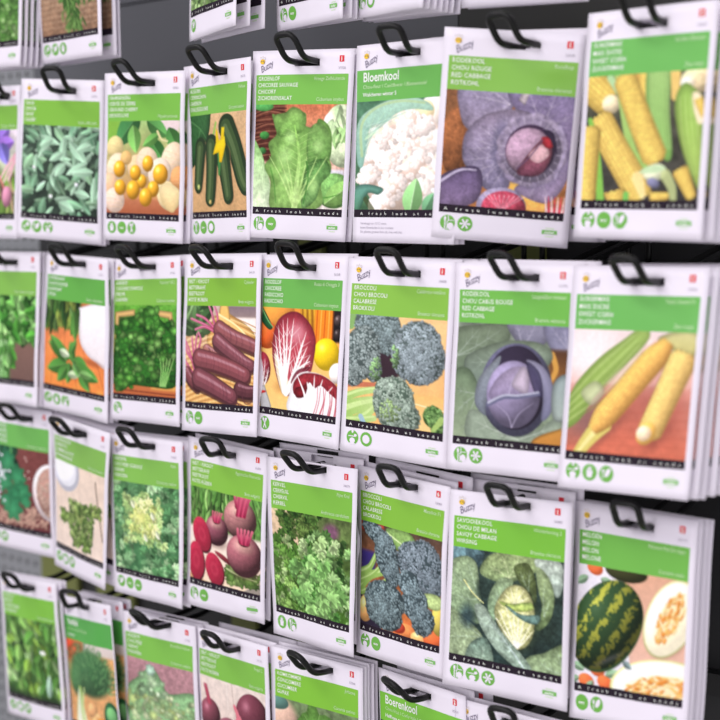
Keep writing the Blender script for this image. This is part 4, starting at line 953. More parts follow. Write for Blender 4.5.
DATA = {
 'p1a':(-90.8,-2.9,-92.4,-4.5,-3.0,1.3, [(0.0, 0.0), (-0.5, -1.4), (-0.1, 1.5), (0.0, 0.0)] ),
 'p1b':(0.7,-3.1,-93.5,13.0,-0.0,3.9, [(0.7, 0.0), (-0.9, -0.2), (1.3, -0.2), (-1.3, 0.3)] ),
 'p1c':(90.9,3.4,-93.7,4.5,-1.0,2.1, [(0.3, -0.1), (-0.1, -0.4), (0.3, 0.3), (-0.3, 0.2)] ),
 'p1d':(170.3,2.0,-92.6,-13.6,-0.5,-0.1, [(-2.3, 0.6), (2.0, -1.0), (-2.5, 1.0), (3.0, -0.5)] ),
 'p1e':(253.6,0.6,-91.3,5.4,-1.2,2.6, [(-0.7, 0.1), (0.7, -0.5), (-0.7, 0.5), (0.7, -0.1)] ),
 'p1f':(341.8,1.3,-93.1,-1.9,-2.0,0.7, [(0.1, -0.2), (0.0, 0.0), (0.0, 0.0), (-0.1, 0.1)] ),
 'p1g':(424.2,-0.8,-94.4,25.6,6.8,5.2, [(-1.2, -0.4), (1.2, -0.7), (0.6, 0.8), (-0.9, 0.4)] ),
 'p1h':(511.2,1.2,-89.7,-6.1,-3.5,1.2, [(0.3, -0.1), (-0.1, 0.1), (0.1, -0.0), (-0.1, 0.1)] ),
 'p2a':(-78.4,-1.1,-232.4,-1.4,-3.8,0.0, [(0.0, 0.0), (0.1, 0.4), (-0.1, -0.4), (0.0, 0.0)] ),
 'p2b':(9.9,-1.6,-235.6,-1.3,-1.2,2.8, [(1.9, 0.4), (-1.8, 0.6), (2.1, -1.2), (-2.1, 0.2)] ),
 'p2c':(87.1,3.4,-234.8,-3.0,-3.8,-1.8, [(0.9, -1.3), (-0.5, 0.1), (0.5, 0.2), (-0.8, 0.8)] ),
 'p2d':(176.2,-2.5,-232.5,-4.0,-4.9,-1.8, [(-0.3, 0.9), (0.3, 0.1), (-0.5, -0.0), (0.5, -1.0)] ),
 'p2e':(256.3,-4.4,-231.3,-4.4,-4.0,0.1, [(-1.4, 0.0), (1.1, 0.6), (-1.2, -0.8), (1.4, 0.1)] ),
 'p2f':(342.7,-7.1,-233.4,2.6,-3.2,1.3, [(0.1, 0.1), (-0.5, 0.8), (0.7, -1.3), (-0.6, 0.4)] ),
 'p2g':(426.1,-2.5,-234.5,3.3,-4.9,-0.1, [(0.0, 0.4), (0.0, 0.0), (0.0, 0.0), (-0.0, -0.4)] ),
 'p2h':(508.2,-1.5,-234.7,-1.2,-9.5,-0.9, [(-0.8, 0.3), (1.0, -0.1), (-1.1, 0.5), (0.9, -0.8)] ),
 'p3a':(-79.6,2.8,-365.7,3.8,0.8,1.7, [(0.0, 0.0), (0.3, -0.2), (-0.2, 0.5), (0.0, 0.0)] ),
 'p3b':(9.8,-2.5,-372.6,-8.1,-0.5,3.6, [(-3.8, 1.2), (2.8, 0.4), (-2.9, -1.7), (4.0, 0.3)] ),
 'p3c':(87.4,-2.4,-376.0,-0.8,-1.3,-0.8, [(-2.2, -0.4), (1.8, 0.7), (-1.9, -0.8), (2.1, 0.5)] ),
 'p3d':(174.0,1.0,-372.9,-1.4,-1.2,1.7, [(-0.3, 1.1), (0.4, -0.8), (-0.5, 0.7), (0.6, -0.9)] ),
 'p3e':(261.0,-4.0,-376.1,-3.5,-1.4,-0.9, [(-3.0, 0.3), (2.3, 0.6), (-2.3, -1.3), (3.0, 0.3)] ),
 'p3f':(338.1,-0.2,-376.5,-7.5,-1.5,0.7, [(-1.1, 1.2), (1.0, -0.9), (-1.5, 0.9), (1.6, -1.2)] ),
 'p3g':(422.8,-1.6,-378.6,7.6,-1.9,0.9, [(0.5, -0.8), (-0.5, 0.4), (0.9, -0.4), (-1.1, 0.7)] ),
 'p3h':(500.2,12.9,-379.7,-5.3,-6.3,-2.5, [(0.4, 1.3), (0.7, -2.1), (-1.8, 3.4), (1.2, -2.9)] ),
 'p4a':(-76.2,2.5,-517.8,-1.2,0.0,-3.1, [(0.3, -0.2), (-0.0, 0.3), (0.0, 0.0), (0.0, 0.0)] ),
 'p4b':(5.9,0.2,-522.3,-11.0,0.0,-6.1, [(0.7, -0.4), (-0.6, 0.3), (0.0, 0.0), (0.0, 0.0)] ),
 'p4c':(92.8,1.6,-521.5,1.2,0.0,-1.3, [(0.1, -0.1), (0.1, 0.1), (0.0, 0.0), (0.0, 0.0)] ),
 'p4d':(174.4,0.9,-519.6,-5.2,0.0,-1.7, [(0.3, -0.1), (-0.2, 0.1), (0.0, 0.0), (0.0, 0.0)] ),
 'p4e':(259.0,1.1,-517.7,2.0,0.0,-0.2, [(-0.0, -0.0), (0.1, 0.0), (0.0, 0.0), (0.0, 0.0)] ),
 'p4f':(349.1,4.3,-516.6,-9.1,0.0,-1.5, [(0.4, 0.0), (-0.1, 0.1), (0.0, 0.0), (0.0, 0.0)] ),
 'p4g':(423.2,-0.7,-518.5,0.9,0.0,0.0, [(-0.0, -0.0), (0.0, 0.0), (0.0, 0.0), (0.0, 0.0)] ),
 'p0a':(-81.3,-1.5,50.0,-2.2,-3.4,1.5, [(0.0, 0.0), (0.0, 0.0), (-0.2, -0.0), (0.0, 0.0)] ),
 'p0b':(5.4,0.5,51.2,-4.3,1.2,0.0, [(0.0, 0.0), (0.0, 0.0), (-0.1, -0.0), (0.2, 0.0)] ),
 'p0c':(172.0,-0.6,55.5,-21.9,-1.8,-0.7, [(0.0, 0.0), (0.0, 0.0), (-0.8, 0.2), (0.9, -0.1)] ),
 'p0d':(257.7,0.5,54.6,-17.5,1.5,1.0, [(0.0, 0.0), (0.0, 0.0), (-0.4, 0.0), (0.6, 0.0)] ),
 'p0e':(338.3,-0.7,53.5,-21.1,-2.8,2.9, [(0.0, 0.0), (0.0, 0.0), (-0.5, 0.0), (0.6, 0.0)] ),
 'p0f':(428.0,1.2,50.8,1.6,2.5,2.4, [(0.0, 0.0), (0.0, 0.0), (0.0, -0.2), (0.0, 0.2)] ),
}
# hooks: x, y, z of the slot (mm), turn, tilt (degrees), slot u, v on its packet
HOOKS = {
 'p1a':(-75.5,-4.6,-102.1,21.8,0.7,0.6859,0.0724),
 'p1b':(4.7,-2.2,-102.9,22.1,0.4,0.5561,0.0703),
 'p1c':(91.9,3.3,-102.3,-3.2,2.2,0.5158,0.0658),
 'p1d':(173.8,1.1,-100.2,-1.4,0.8,0.5426,0.0591),
 'p1e':(257.6,0.8,-100.0,1.7,-0.7,0.5524,0.0662),
 'p1f':(342.5,1.1,-100.6,8.1,4.5,0.5102,0.0580),
 'p1g':(427.8,2.1,-103.5,-6.0,0.0,0.5627,0.0668),
 'p1h':(512.2,0.6,-99.2,0.5,0.5,0.5147,0.0733),
 'p2a':(-76.9,-1.7,-241.5,0.2,0.4,0.5177,0.0705),
 'p2b':(12.3,-1.8,-241.8,5.1,-1.8,0.5322,0.0466),
 'p2c':(90.0,2.7,-242.3,-3.9,-1.3,0.5319,0.0593),
 'p2d':(179.0,-3.4,-240.5,-6.8,0.9,0.5313,0.0626),
 'p2e':(259.2,-5.2,-240.1,4.6,-5.8,0.5354,0.0677),
 'p2f':(348.0,-7.3,-242.2,0.7,-2.4,0.5655,0.0674),
 'p2g':(432.8,-2.8,-242.8,-7.7,-0.3,0.5785,0.0640),
 'p2h':(513.8,-3.0,-243.1,-6.6,2.0,0.5664,0.0668),
 'p3a':(-71.5,3.5,-375.8,9.4,0.6,0.6013,0.0759),
 'p3b':(9.6,-2.5,-380.7,-2.9,-1.0,0.5032,0.0623),
 'p3c':(89.5,-2.6,-382.5,2.0,-3.9,0.5241,0.0508),
 'p3d':(173.9,0.8,-380.1,14.4,-0.6,0.5013,0.0558),
 'p3e':(265.6,-4.4,-379.8,-6.7,0.7,0.5535,0.0291),
 'p3f':(342.2,-0.9,-382.7,3.5,-3.9,0.5500,0.0475),
 'p3g':(426.7,-1.3,-384.1,2.1,-3.0,0.5473,0.0416),
 'p3h':(503.9,11.6,-388.4,4.5,-6.8,0.5400,0.0687),
 'p4a':(-73.9,2.5,-526.1,5.3,-5.7,0.5220,0.0648),
 'p4b':(0.2,1.3,-529.3,20.9,-10.4,0.4225,0.0492),
 'p4c':(98.2,1.7,-524.9,-8.1,0.5,0.5637,0.0273),
 'p4d':(175.7,0.8,-527.7,-2.2,-3.5,0.5127,0.0628),
 'p4e':(264.4,1.3,-525.5,-12.6,-2.7,0.5639,0.0609),
 'p4f':(349.3,4.3,-525.4,-20.7,2.4,0.5002,0.0686),
 'p4g':(427.0,-0.6,-526.0,8.4,-6.6,0.5457,0.0576),
}

class Packet:
    """geometry of one paper packet: u to the right, v down, h outwards"""
    def __init__(s, key, amp=.75, curl=None, wave=None):
        s.off = DATA[key][6]; r = random.Random(key)
        s.slot = HOOKS[key][5:7] if key in HOOKS else SLOT
        s.ph = [r.uniform(0, 6.28) for _ in range(8)]
        s.amp = amp; s.curl = curl or {}; s.puff = r.uniform(.7, 1.5)*.001; s.wave = wave or []
    def disp(s, u, v):
        p = s.ph; a = s.amp*.001
        d = s.puff*max(0, math.sin(math.pi*u))**.8*max(0, math.sin(math.pi*min(1, max(0, (v-.1)/.86))))**.7
        e = .35+.65*min(1, 4*v)
        d += a*e*(.55*math.sin(5.1*u+2.2*v+p[0])+.4*math.sin(7.3*v-2.6*u+p[1])+.3*math.sin(11*u+6*v+p[2])+.22*math.sin(15*v+4*u+p[3])+.12*math.sin(23*u-9*v+p[4]))
        for k, c in s.curl.items():
            q = {'br': u+v-1.5, 'bl': (1-u)+v-1.5, 'tr': u+(1-v)-1.6}[k]
            if q > 0: d += c*.001*(q/.5)**1.6
        for (cu, cv, ru, rv, am) in s.wave:
            d += am*.001*math.exp(-((u-cu)/ru)**2-((v-cv)/rv)**2)
        return d
    def at(s, u, v, h=0):
        o = s.off
        w = ((1-u)*(1-v), u*(1-v), u*v, (1-u)*v)
        x = (u-.5)*W+sum(a*b[0] for a, b in zip(w, o))*.001
        z = -v*H+sum(a*b[1] for a, b in zip(w, o))*.001
        return (x, -s.disp(u, v)-h, z)
    def patch(s, u0, u1, v0, v1, nu, nv, h, ed=0):
        V = [s.at(u0+(u1-u0)*i/nu, v0+(v1-v0)*j/nv, h) for j in range(nv+1) for i in range(nu+1)]
        F = [(j*(nu+1)+i, (j+1)*(nu+1)+i, (j+1)*(nu+1)+i+1, j*(nu+1)+i+1) for j in range(nv) for i in range(nu)]
        return V, F
    def body(s):
        su0, su1 = s.slot[0]-SLW/W, s.slot[0]+SLW/W; sv0, sv1 = s.slot[1]-SLH/H, s.slot[1]+SLH/H
        us = sorted(set([i/16 for i in range(17)]+[su0, su1])); vs = sorted(set([i/24 for i in range(25)]+[sv0, sv1]))
        us = [u for u in us if u in (0, 1) or not (u not in (su0, su1) and min(abs(u-su0), abs(u-su1)) < .02)]
        vs = [v for v in vs if v in (0, 1) or not (v not in (sv0, sv1) and min(abs(v-sv0), abs(v-sv1)) < .012)]
        nu, nv = len(us), len(vs); V = []; F = []
        for h in (.00025, -.0003):
            for v in vs:
                for u in us: V.append(s.at(u, v, h))
        B = nu*nv; hole = set()
        for j in range(nv-1):
            for i in range(nu-1):
                if us[i] >= su0-1e-9 and us[i+1] <= su1+1e-9 and vs[j] >= sv0-1e-9 and vs[j+1] <= sv1+1e-9:
                    hole.add((i, j)); continue
                a, b, c, d = j*nu+i, (j+1)*nu+i, (j+1)*nu+i+1, j*nu+i+1
                F.append((a, b, c, d)); F.append((B+d, B+c, B+b, B+a))
        def wall(a, b): F.append((a, a+B, b+B, b))
        for i in range(nu-1): wall(i+1, i); wall((nv-1)*nu+i, (nv-1)*nu+i+1)
        for j in range(nv-1): wall(j*nu, (j+1)*nu); wall((j+1)*nu+nu-1, j*nu+nu-1)
        for (i, j) in hole:
            a, b, c, d = j*nu+i, (j+1)*nu+i, (j+1)*nu+i+1, j*nu+i+1
            if (i-1, j) not in hole: wall(b, a)
            if (i+1, j) not in hole: wall(d, c)
            if (i, j-1) not in hole: wall(a, d)
            if (i, j+1) not in hole: wall(c, b)
        me = mesh('packet_body', V, F, smooth=True)
        return me
    def flat(s, V2, F, u0, v0, h, rot=0):
        """V2 in mm, x right, y up, placed with its origin at (u0, v0)"""
        c, n = math.cos(rot), math.sin(rot)
        return [s.at(u0+(x*c-y*n)*.001/W, v0-(x*n+y*c)*.001/H, h) for x, y in V2], F

def disc(cx, cy, rx, ry=None, n=20, rot=0):
    ry = ry or rx; c, s_ = math.cos(rot), math.sin(rot)
    return [(cx+rx*math.cos(2*math.pi*k/n)*c-ry*math.sin(2*math.pi*k/n)*s_, cy+rx*math.cos(2*math.pi*k/n)*s_+ry*math.sin(2*math.pi*k/n)*c) for k in range(n)], [tuple(range(n))]

def merge(parts):
    """parts: (V, F, material index) -> V, F, mi"""
    V = []; F = []; mi = []
    for v, f, m in parts:
        b = len(V); V += list(v); F += [tuple(i+b for i in q) for q in f]; mi += [m]*len(f)
    return V, F, mi

def rect(x0, y0, x1, y1): return [(x0, y0), (x1, y0), (x1, y1), (x0, y1)], [(0, 1, 2, 3)]

def icon(p, kind, u, v):
    """round green pictogram with white shapes; returns (V, F, mi)"""
    R = 4.7; base = p.flat(*disc(0, 0, R, R*1.02, 26), u, v, .0004); P = [(*base, 0)]
    def w(shape, h=.00055, m=1): P.append((*p.flat(*shape, u, v, h), m))
    if kind == 'ring': w(disc(0, 0, R*.62))
    elif kind == 'flake':
        for k in range(6):
            a = k*math.pi/3; x, y = math.cos(a)*R*.42, math.sin(a)*R*.42; w(disc(x, y, R*.3, R*.13, 10, a)); w(disc(x*1.45, y*1.45, R*.13, R*.13, 8), .0006)
        w(disc(0, 0, R*.16), .00065)
    elif kind == 'easy': pass
    elif kind == 'pot':
        w(([(-2.0, .4), (-1.5, -2.9), (1.5, -2.9), (2.0, .4)], [(0, 1, 2, 3)])); w(rect(-2.3, .5, 2.3, 1.1), .0006); w(disc(0, 2.4, .5, 1.4, 10)); w(disc(-.9, 2.0, .35, 1.0, 8, .6), .0006); w(disc(.9, 2.0, .35, 1.0, 8, -.6), .0006)
    elif kind == 'season':
        w(rect(-1.9, -4.6, -1.2, 2.4)); w(disc(-1.6, 2.4, .8, 1.5, 10)); w(disc(1.9, -2.2, 2.0, 2.3, 14)); w(rect(.2, .6, .7, 4.6), .0006); w(rect(.4, 1.3, 3.9, 1.8), .00065); w(rect(-.4, -4.6, .1, 1.), .0006)
    elif kind == 'face':
        w(disc(0, -2.1, 2.2, 1.9, 14)); w(disc(0, 4.4, .9, 1.6, 10)); w(rect(-3.2, .5, 2.6, 1.1)); w(disc(2.4, 1.6, 1.2, .9, 10), .0006); w(disc(0, -4.2, 2.4, .8, 10), .0006)
    elif kind == 'cutlery':
        for sg in (-1, 1):
            V2, F2 = rect(-.45, -3.8, .45, 2.2); a = .42*sg; w(([(x*math.cos(a)-y*math.sin(a), x*math.sin(a)+y*math.cos(a)) for x, y in V2], F2), .0005+.0001*sg); w(disc(-1.15*sg, 2.6, .95, 1.4, 10, a), .00065+.0001*sg)
    elif kind == 'leaf':
        w(disc(.9, .7, 1.5, 2.9, 14, -.5)); w(rect(-2.4, -3.2, -1.9, 1.2), .0006); w(disc(-2.1, 1.6, .7, 1.3, 10), .00065)
    elif kind == 'half':
        w(rect(-R, -3.9, R, -3.2)); w(disc(1.6, 1.4, 1.6, 1.9, 10), .0006); w(disc(-1.4, -.6, .8, 1.5, 10), .0006)
    return merge(P)

INFO = {}   # filled below: key -> dict
def build_packet(key, info):
    x, y, z, yaw, pit, rol, off = DATA[key]
    p = Packet(key, info.get('amp', .75), info.get('curl'), info.get('wave'))
    root = bpy.data.objects.new('seed_packet', None); COLL.objects.link(root); root.empty_display_size = .02
    root.location = (x*.001, y*.001, z*.001)
    R = Matrix.Rotation(math.radians(yaw), 4, 'Z') @ Matrix.Rotation(math.radians(rol), 4, 'Y') @ Matrix.Rotation(math.radians(pit), 4, 'X')
    root.rotation_euler = R.to_euler()
    root['label'] = info['label']; root['category'] = 'seed packet'; root['group'] = 'seed packets at the front of the hooks'
    blue = 'big' in info
    link('paper_pouch', p.body(), root, [M['paper']])
    bt, bb = .128, .285
    u0, u1 = (.012, .985) if blue else (.045, .953)
    V, F = p.patch(u0, u1, bt, bb, 24, 8, .0004)
    gb = link('green_band', mesh('green_band', V, F, smooth=True), root, [green(info['green'])])
    V, F = p.patch(u0, u1, bb, .832, NX-1, NY-1, .0004)
    me = mesh('printed_photo', V, F, smooth=True)
    ink = me.color_attributes.new('ink', 'FLOAT_COLOR', 'POINT')
    im = PICS[key](); buf = np.ones((NY*NX, 4), np.float32); buf[:, :3] = im.reshape(-1, 3)
    ink.data.foreach_set('color', buf.ravel())
    link('printed_photo', me, root, [M['photo']])
    V, F = p.patch(u0, u1, .832, .871, 24, 2, .0004)
    st = link('slogan_strip', mesh('slogan_strip', V, F, smooth=True), root, [M['black_print']])
    J = info['jobs']
    def txt(name, j, u, v, m, parent, rot=0, h=.0006):
        V2, F2 = TEXT[j][2]
        if not V2: return
        V, F = p.flat(V2, F2, u, v, h, rot)
        link(name, mesh(name, V, F), parent, [M[m]])
    def fitted(name, j, u, v, width, m, parent):
        V2, F2 = TEXT[j][2]
        xs = [a for a, b in V2]; k = width/(max(xs)-min(xs)); x0_ = min(xs)
        V, F = p.flat([((a-x0_)*k, b) for a, b in V2], F2, u, v, .0006)
        link(name, mesh(name, V, F), parent, [M[m]])
    if not info.get('mute'):
        fitted('slogan_lettering', SLOGAN, .08, .8595, W*1000*.84, 'white_print', st)
    if blue:
        txt('title_lettering', J[0], .075, .186, 'white_print', gb); txt('language_lettering', J[1], .075, .221, 'pale_print', gb); txt('variety_lettering', J[2], .075, .26, 'white_print', gb)
    else:
        txt('name_lettering', J[0], .07, .158, 'white_print', gb)
        txt('cultivar_lettering', J[1], .925, .16, 'pale_print', gb); txt('latin_lettering', J[2], .925, .268, 'pale_print', gb)
    # maker's emblem: a little yellow bee with pale wings over a slanted script
    P = []
    B_ = 1.15
    P.append((*p.flat(*disc(-1.3, 2.1, .8, 1.5, 12, .5), .105, .058, .0004), 1)); P.append((*p.flat(*disc(.1, 2.5, .8, 1.5, 12, 0), .105, .058, .00045), 1)); P.append((*p.flat(*disc(1.5, 2.2, .75, 1.3, 12, -.5), .105, .058, .0005), 1))
    for cx, cy, a in ((-1.3, 2.1, .5), (.1, 2.5, 0), (1.5, 2.2, -.5)): P.append((*p.flat(*disc(cx, cy, .45, 1.0, 12, a), .105, .058, .00055), 3))
    P.append((*p.flat(*disc(0, 0, 2.1, 1.75, 16), .105, .058, .00065), 0))
    P.append((*p.flat(*disc(-.9, .2, .3, .45, 8), .105, .058, .0008), 2)); P.append((*p.flat(*disc(.5, .3, .3, .45, 8), .105, .058, .0008), 2)); P.append((*p.flat(*disc(1.5, -.4, .25, .9, 8, .3), .105, .058, .0008), 2))
    V, F, mi = merge(P)
    bl = link('bee_emblem', mesh('bee_emblem', V, F, mi), root, [M['yellow_print'], M['wing_print'], M['script_print'], M['paper']])
    txt('script_lettering', BRAND, .098, .119, 'script_print', bl, math.radians(27))
    # red price code and article number
    if info.get('num'):
        V, F = p.flat(*rect(-1.85, -2.1, 1.85, 2.1), .885, .05, .0004)
        rb = link('price_code', mesh('price_code', V, F), root, [M['red_print']])
        txt('price_digit', NUMS[info['num']], .885, .061, 'white_print', rb)
        txt('article_number', J[3], .925, .104, 'grey_print', root)
    # footer
    if blue:
        txt('footer_lettering', J[4], .085, .908, 'grey_print', root)
    else:
        for i, k in enumerate(info['icons']):
            V, F, mi = icon(p, k, .115+.13*i, .921)
            ic = link('sowing_icon', mesh('sowing_icon', V, F, mi), root, [M['icon_green'], M['paper']])
            if k == 'easy': txt('icon_lettering', EASY, .115+.13*i, .927, 'white_print', ic)
    V, F, mi = merge([(*p.flat(*rect(-4.6, -1.3, 4.6, 1.3), .862, .928, .0005), 0)]+[(*p.flat(*rect(-2.6, y0, 2.6, y0+.5), .862, .928, .0004), 1) for y0 in (2.1, -3.0)])
    em = link('quality_mark', mesh('quality_mark', V, F, mi), root, [M['mark_green'], M['pale_print']])
    txt('quality_lettering', BIO, .862, .9345, 'white_print', em)
    return root

def stack(root, info, key):
    """the packets hanging behind a front one; copies of its pouch, band, photo and strip"""
    keep = ('paper_pouch', 'green_band', 'printed_photo', 'slogan_strip', 'price_code', 'quality_mark')
    kids = [c for c in root.children if c.name.split('.')[0] in keep]
    name = info['short']
    R = root.matrix_basis.to_3x3() if False else root.rotation_euler.to_matrix()
    for n, (dy, dx, dz, dyaw, *more) in enumerate(info['stack']):
        c = root.copy(); COLL.objects.link(c)
        yaw = root.rotation_euler.z
        # behind means along the hook's rods, straight back to the wall
        c.location = root.location+Vector((dx*.001, dy*.001, dz*.001))
        c.rotation_euler.z = yaw+math.radians(dyaw)
        if more: c.rotation_euler.y += math.radians(more[0])
        c['group'] = 'packets behind the front %s packet' % name
        c['label'] = 'white seed packet mostly hidden behind the front %s packet' % name
        for k in kids:
            d = k.copy(); COLL.objects.link(d); d.parent = c


# ---------------------------------------------------------------- what is printed on each packet
A, B, C, D_ = (130, 190, 66), (124, 192, 80), (112, 186, 90), (138, 194, 72)
BR = ('BROCCOLI', 'CHOU BROCOLI', 'CALABRESE', 'BROKKOLI'); RK = ('RODEKOOL', 'CHOU ROUGE', 'RED CABBAGE', 'ROTKOHL'); SM = ('SUIKERMAIS', 'MAIS SUCRE', 'SWEET CORN', 'ZUCKERMAIS')
AN = ('ANDIJVIE', 'CHICOREE SCAROLE', 'ENDIVE', 'ENDIVIEN'); BI = ('BIET / KROOT', 'BETTERAVE', 'BEETROOT', 'ROTE RÜBEN')
def pk(key, green_, names, cult, latin, num, icons, short, label, stack_, **k):
    INFO[key] = dict(green=green_, names=names, cult=cult, latin=latin, num=num, icons=icons, short=short, label=label, stack=stack_, **k)
S = lambda *a: list(a)
# stacks: (mm back, mm sideways, mm up, degrees turned)
pk('p1a', A, ('BERNAGIE', 'BOURRACHE', 'BORAGE', 'BORRETSCH'), '', 'Borago officinalis', 2, ['pot', 'leaf', 'easy'], 'blue borage flower', 'seed packet with blue star flowers on pink stems, second row, cut by left edge', S((5, 0, 0, 0)))
pk('p1b', A, ('SALIE', 'SAUGE', 'SAGE', 'SALBEI'), '', 'Salvia officinalis', 3, ['half', 'leaf', 'face'], 'sage', 'seed packet showing a mass of grey-green sage leaves', S((7, 1, -1, -8), (12, 0, 0, -9)), wave=[(.75, .17, .12, .05, 1.0)])
pk('p1c', (124, 190, 72), ('ANANASKERS', 'CERISE DE TERRE', 'GROUND CHERRY', 'ERDKIRSCHE'), '', 'Physalis pruinosa', 3, ['pot', 'easy', 'cutlery'], 'ground cherry', 'seed packet with orange ground cherries in papery husks', S((7, 2, 0, -2), (13, 1, 1, -3)))
pk('p1d', (124, 190, 76), ('AUGURK', 'CORNICHON', 'GHERKIN', 'EINLEGEGURKE'), 'Hokus', 'Cucumis sativus', 1, ['cutlery', 'easy', 'ring'], 'gherkin', 'seed packet with four dark gherkins and a yellow flower', S((9, -1, 0, 12), (14, 0, -1, 13)))
pk('p1e', B, ('GROENLOF', 'CHICOREE SAUVAGE', 'CHICORY', 'ZICHORIENSALAT'), 'Vroege Zelfsluitende', 'Cichorium intybus', 1, ['season', 'easy'], 'green chicory', 'seed packet with an upright green chicory head beside a wicker basket', S((6, 2, 0, -3), (13, 2, 1, -4)), wave=[(.3, .95, .25, .03, .6)])
pk('p1f', (110, 184, 86), None, None, None, 0, [], 'cauliflower', 'seed packet titled Bloemkool with a white cauliflower head', S((5, 0, 0, 0), (10, 1, 0, 0)), big='Bloemkool', sub='Chou-fleur I Cauliflower I Blumenkohl', var='Walcheren winter 5', foot='Verdraagt tot -12°C vorst,\nkomt bloemkolen in het voorjaar.\nDe planten groeien fors uit, met veel blad.')
pk('p1g', A, RK, 'Roodkop', 'Brassica oleracea', 1, ['season', 'flake'], 'purple cabbage with cut red cabbage', 'seed packet with open purple cabbage and sliced red cabbage at its bottom', S((15, 3, 2, -13, -3), (21, 5, 2, -14, -3), (27, 7, 3, -15, -3)), wave=[(.8, .16, .15, .05, .8)])
pk('p1h', (112, 188, 92), SM, 'Golden Bantam', 'Zea mays', 2, ['face', 'easy', 'leaf'], 'piled sweet corn', 'seed packet with many yellow cobs and green husks piled together', S((7, 3, 0, 1), (13, 4, -1, 2), (19, 7, -1, 2), (25, 7, -2, 3), (31, 10, 0, 3)), wave=[(.5, 1.0, .12, .05, 3.0), (.62, .24, .1, .08, .7)])
pk('p2a', (130, 188, 76), ('PETERSELIE', 'PERSIL', 'PARSLEY', 'PETERSILIE'), '', 'Petroselinum crispum', 1, ['leaf', 'pot'], 'flat parsley', 'seed packet with bunched green herb on brown wood, cut by left edge', S((4, 0, 0, 1), (8, 1, 0, 2)), amp=.8)
pk('p2b', (98, 176, 70), ('SUIKERPLANT', 'PLANTE SUCREE', 'SUGARLEAF', 'STEVIA'), '', 'Stevia rebaudiana', 1, ['half', 'pot', 'face'], 'stevia', 'seed packet with green sprig and white pot on orange planks', S((5, 0, 0, 1), (10, 0, 0, 1)))
pk('p2c', (130, 190, 72), AN, 'Nummer Vijf 2', 'Cichorium endivia', 1, ['season'], 'curly green endive', 'seed packet with curly green endive heaped in a wooden crate', S((8, 1, 1, 1),))
pk('p2d', (132, 188, 56), BI, 'Cylinder', 'Beta vulgaris', 2, ['season', 'easy'], 'long beetroot', 'seed packet with long purple beetroots in a wicker basket', S((5, 0, 1, 0),))
pk('p2e', (108, 182, 80), ('ROODLOF', 'CHICOREE', 'RADICCHIO', 'RADICCHIO'), 'Rossa di Chioggia 3', 'Cichorium intybus', 2, ['cutlery'], 'radicchio', 'seed packet with red and white radicchio heads and a lemon', S((5, 0, 0, 0), (10, 0, 1, 0)))
pk('p2f', D_, BR, 'Calabrese natalino', 'Brassica oleracea', 1, ['face', 'ring'], 'broccoli on wooden board', 'seed packet with grey-green broccoli heads on a pale wooden board', S((6, 1, 1, 0), (14, 8, 1, -2), (20, 9, 1, -3)))
pk('p2g', (114, 188, 76), ('RODEKOOL', 'CHOU CABUS ROUGE', 'RED CABBAGE', 'ROTKOHL'), 'Langedijker bewaar', 'Brassica oleracea', 2, ['season', 'flake'], 'single purple cabbage', 'seed packet with one purple cabbage among dull green outer leaves', S((6, 2, 1, 0), (13, 9, 2, -2)))
pk('p2h', (110, 186, 90), SM, 'Tasty Sweet F1', 'Zea mays', 1, ['face', 'pot', 'leaf'], 'two-cob sweet corn', 'seed packet with two bare yellow corn cobs on a red table', S((6, 3, 0, 0), (12, 4, -1, 1), (18, 7, 0, 1), (24, 9, 0, 2), (30, 11, 1, 2)), wave=[(.6, .24, .14, .07, .9), (.97, .3, .06, .12, -1.2)])
pk('p3a', (112, 186, 86), ('KORIANDER', 'CORIANDRE', 'CORIANDER', 'KORIANDER'), '', 'Coriandrum sativum', 2, ['pot', 'leaf'], 'coriander', 'seed packet with coriander leaves and round beige seeds, cut by left edge', S((5, 0, 0, 1),))
pk('p3b', (130, 186, 78), ('BONENKRUID', 'SARRIETTE', 'SUMMER SAVORY', 'BOHNENKRAUT'), '', 'Satureja hortensis', 1, ['half', 'ring', 'leaf'], 'savory herb', 'seed packet with small bushy herb below a white bowl, twisted on its hook', S((7, 1, 1, 5), (12, 1, 1, 6), (17, 2, 2, 7)))
pk('p3c', (132, 192, 80), AN, 'Pavia', 'Cichorium endivia', 1, ['leaf', 'easy', 'easy'], 'yellow-hearted frisee endive', 'seed packet with finely cut endive, its heart pale yellow', S((7, 2, 0, 0), (13, 1, 1, 1)), amp=.9)
pk('p3d', (134, 194, 66), BI, 'Egyptische Platronde', 'Beta vulgaris', 1, ['season', 'easy'], 'round beetroot with slices', 'seed packet with round beetroots and cut red slices before grass', S((7, 0, 1, -1),), wave=[(.74, .925, .09, .035, 2.6), (.9, .97, .08, .05, -1.5), (.4, .97, .2, .05, -1.0)])
pk('p3e', (128, 192, 66), ('KERVEL', 'CERFEUIL', 'CHERVIL', 'KERBEL'), 'Fijne Krul', 'Anthriscus cerefolium', 1, ['pot', 'season'], 'chervil', 'seed packet with feathery light green chervil leaves', S((13, -5, 4, 0), (18, -4, 7, -1)))
pk('p3f', (134, 194, 60), BR, 'Marathon F1', 'Brassica oleracea', 6, ['face', 'easy'], 'broccoli with carrots and tomatoes', 'seed packet with dark broccoli heads above orange carrots and onions', S((6, 1, 2, 1), (12, 8, 5, 2)))
pk('p3g', (122, 194, 56), ('SAVOOIEKOOL', 'CHOU DE MILAN', 'SAVOY CABBAGE', 'WIRSING'), 'Winterkoning 2', 'Brassica oleracea', 1, ['season', 'face', 'flake'], 'savoy cabbage', 'seed packet with veined savoy cabbage among dark blue-green leaves', S((16, -5, 4, -6), (22, -2, 6, -7)))
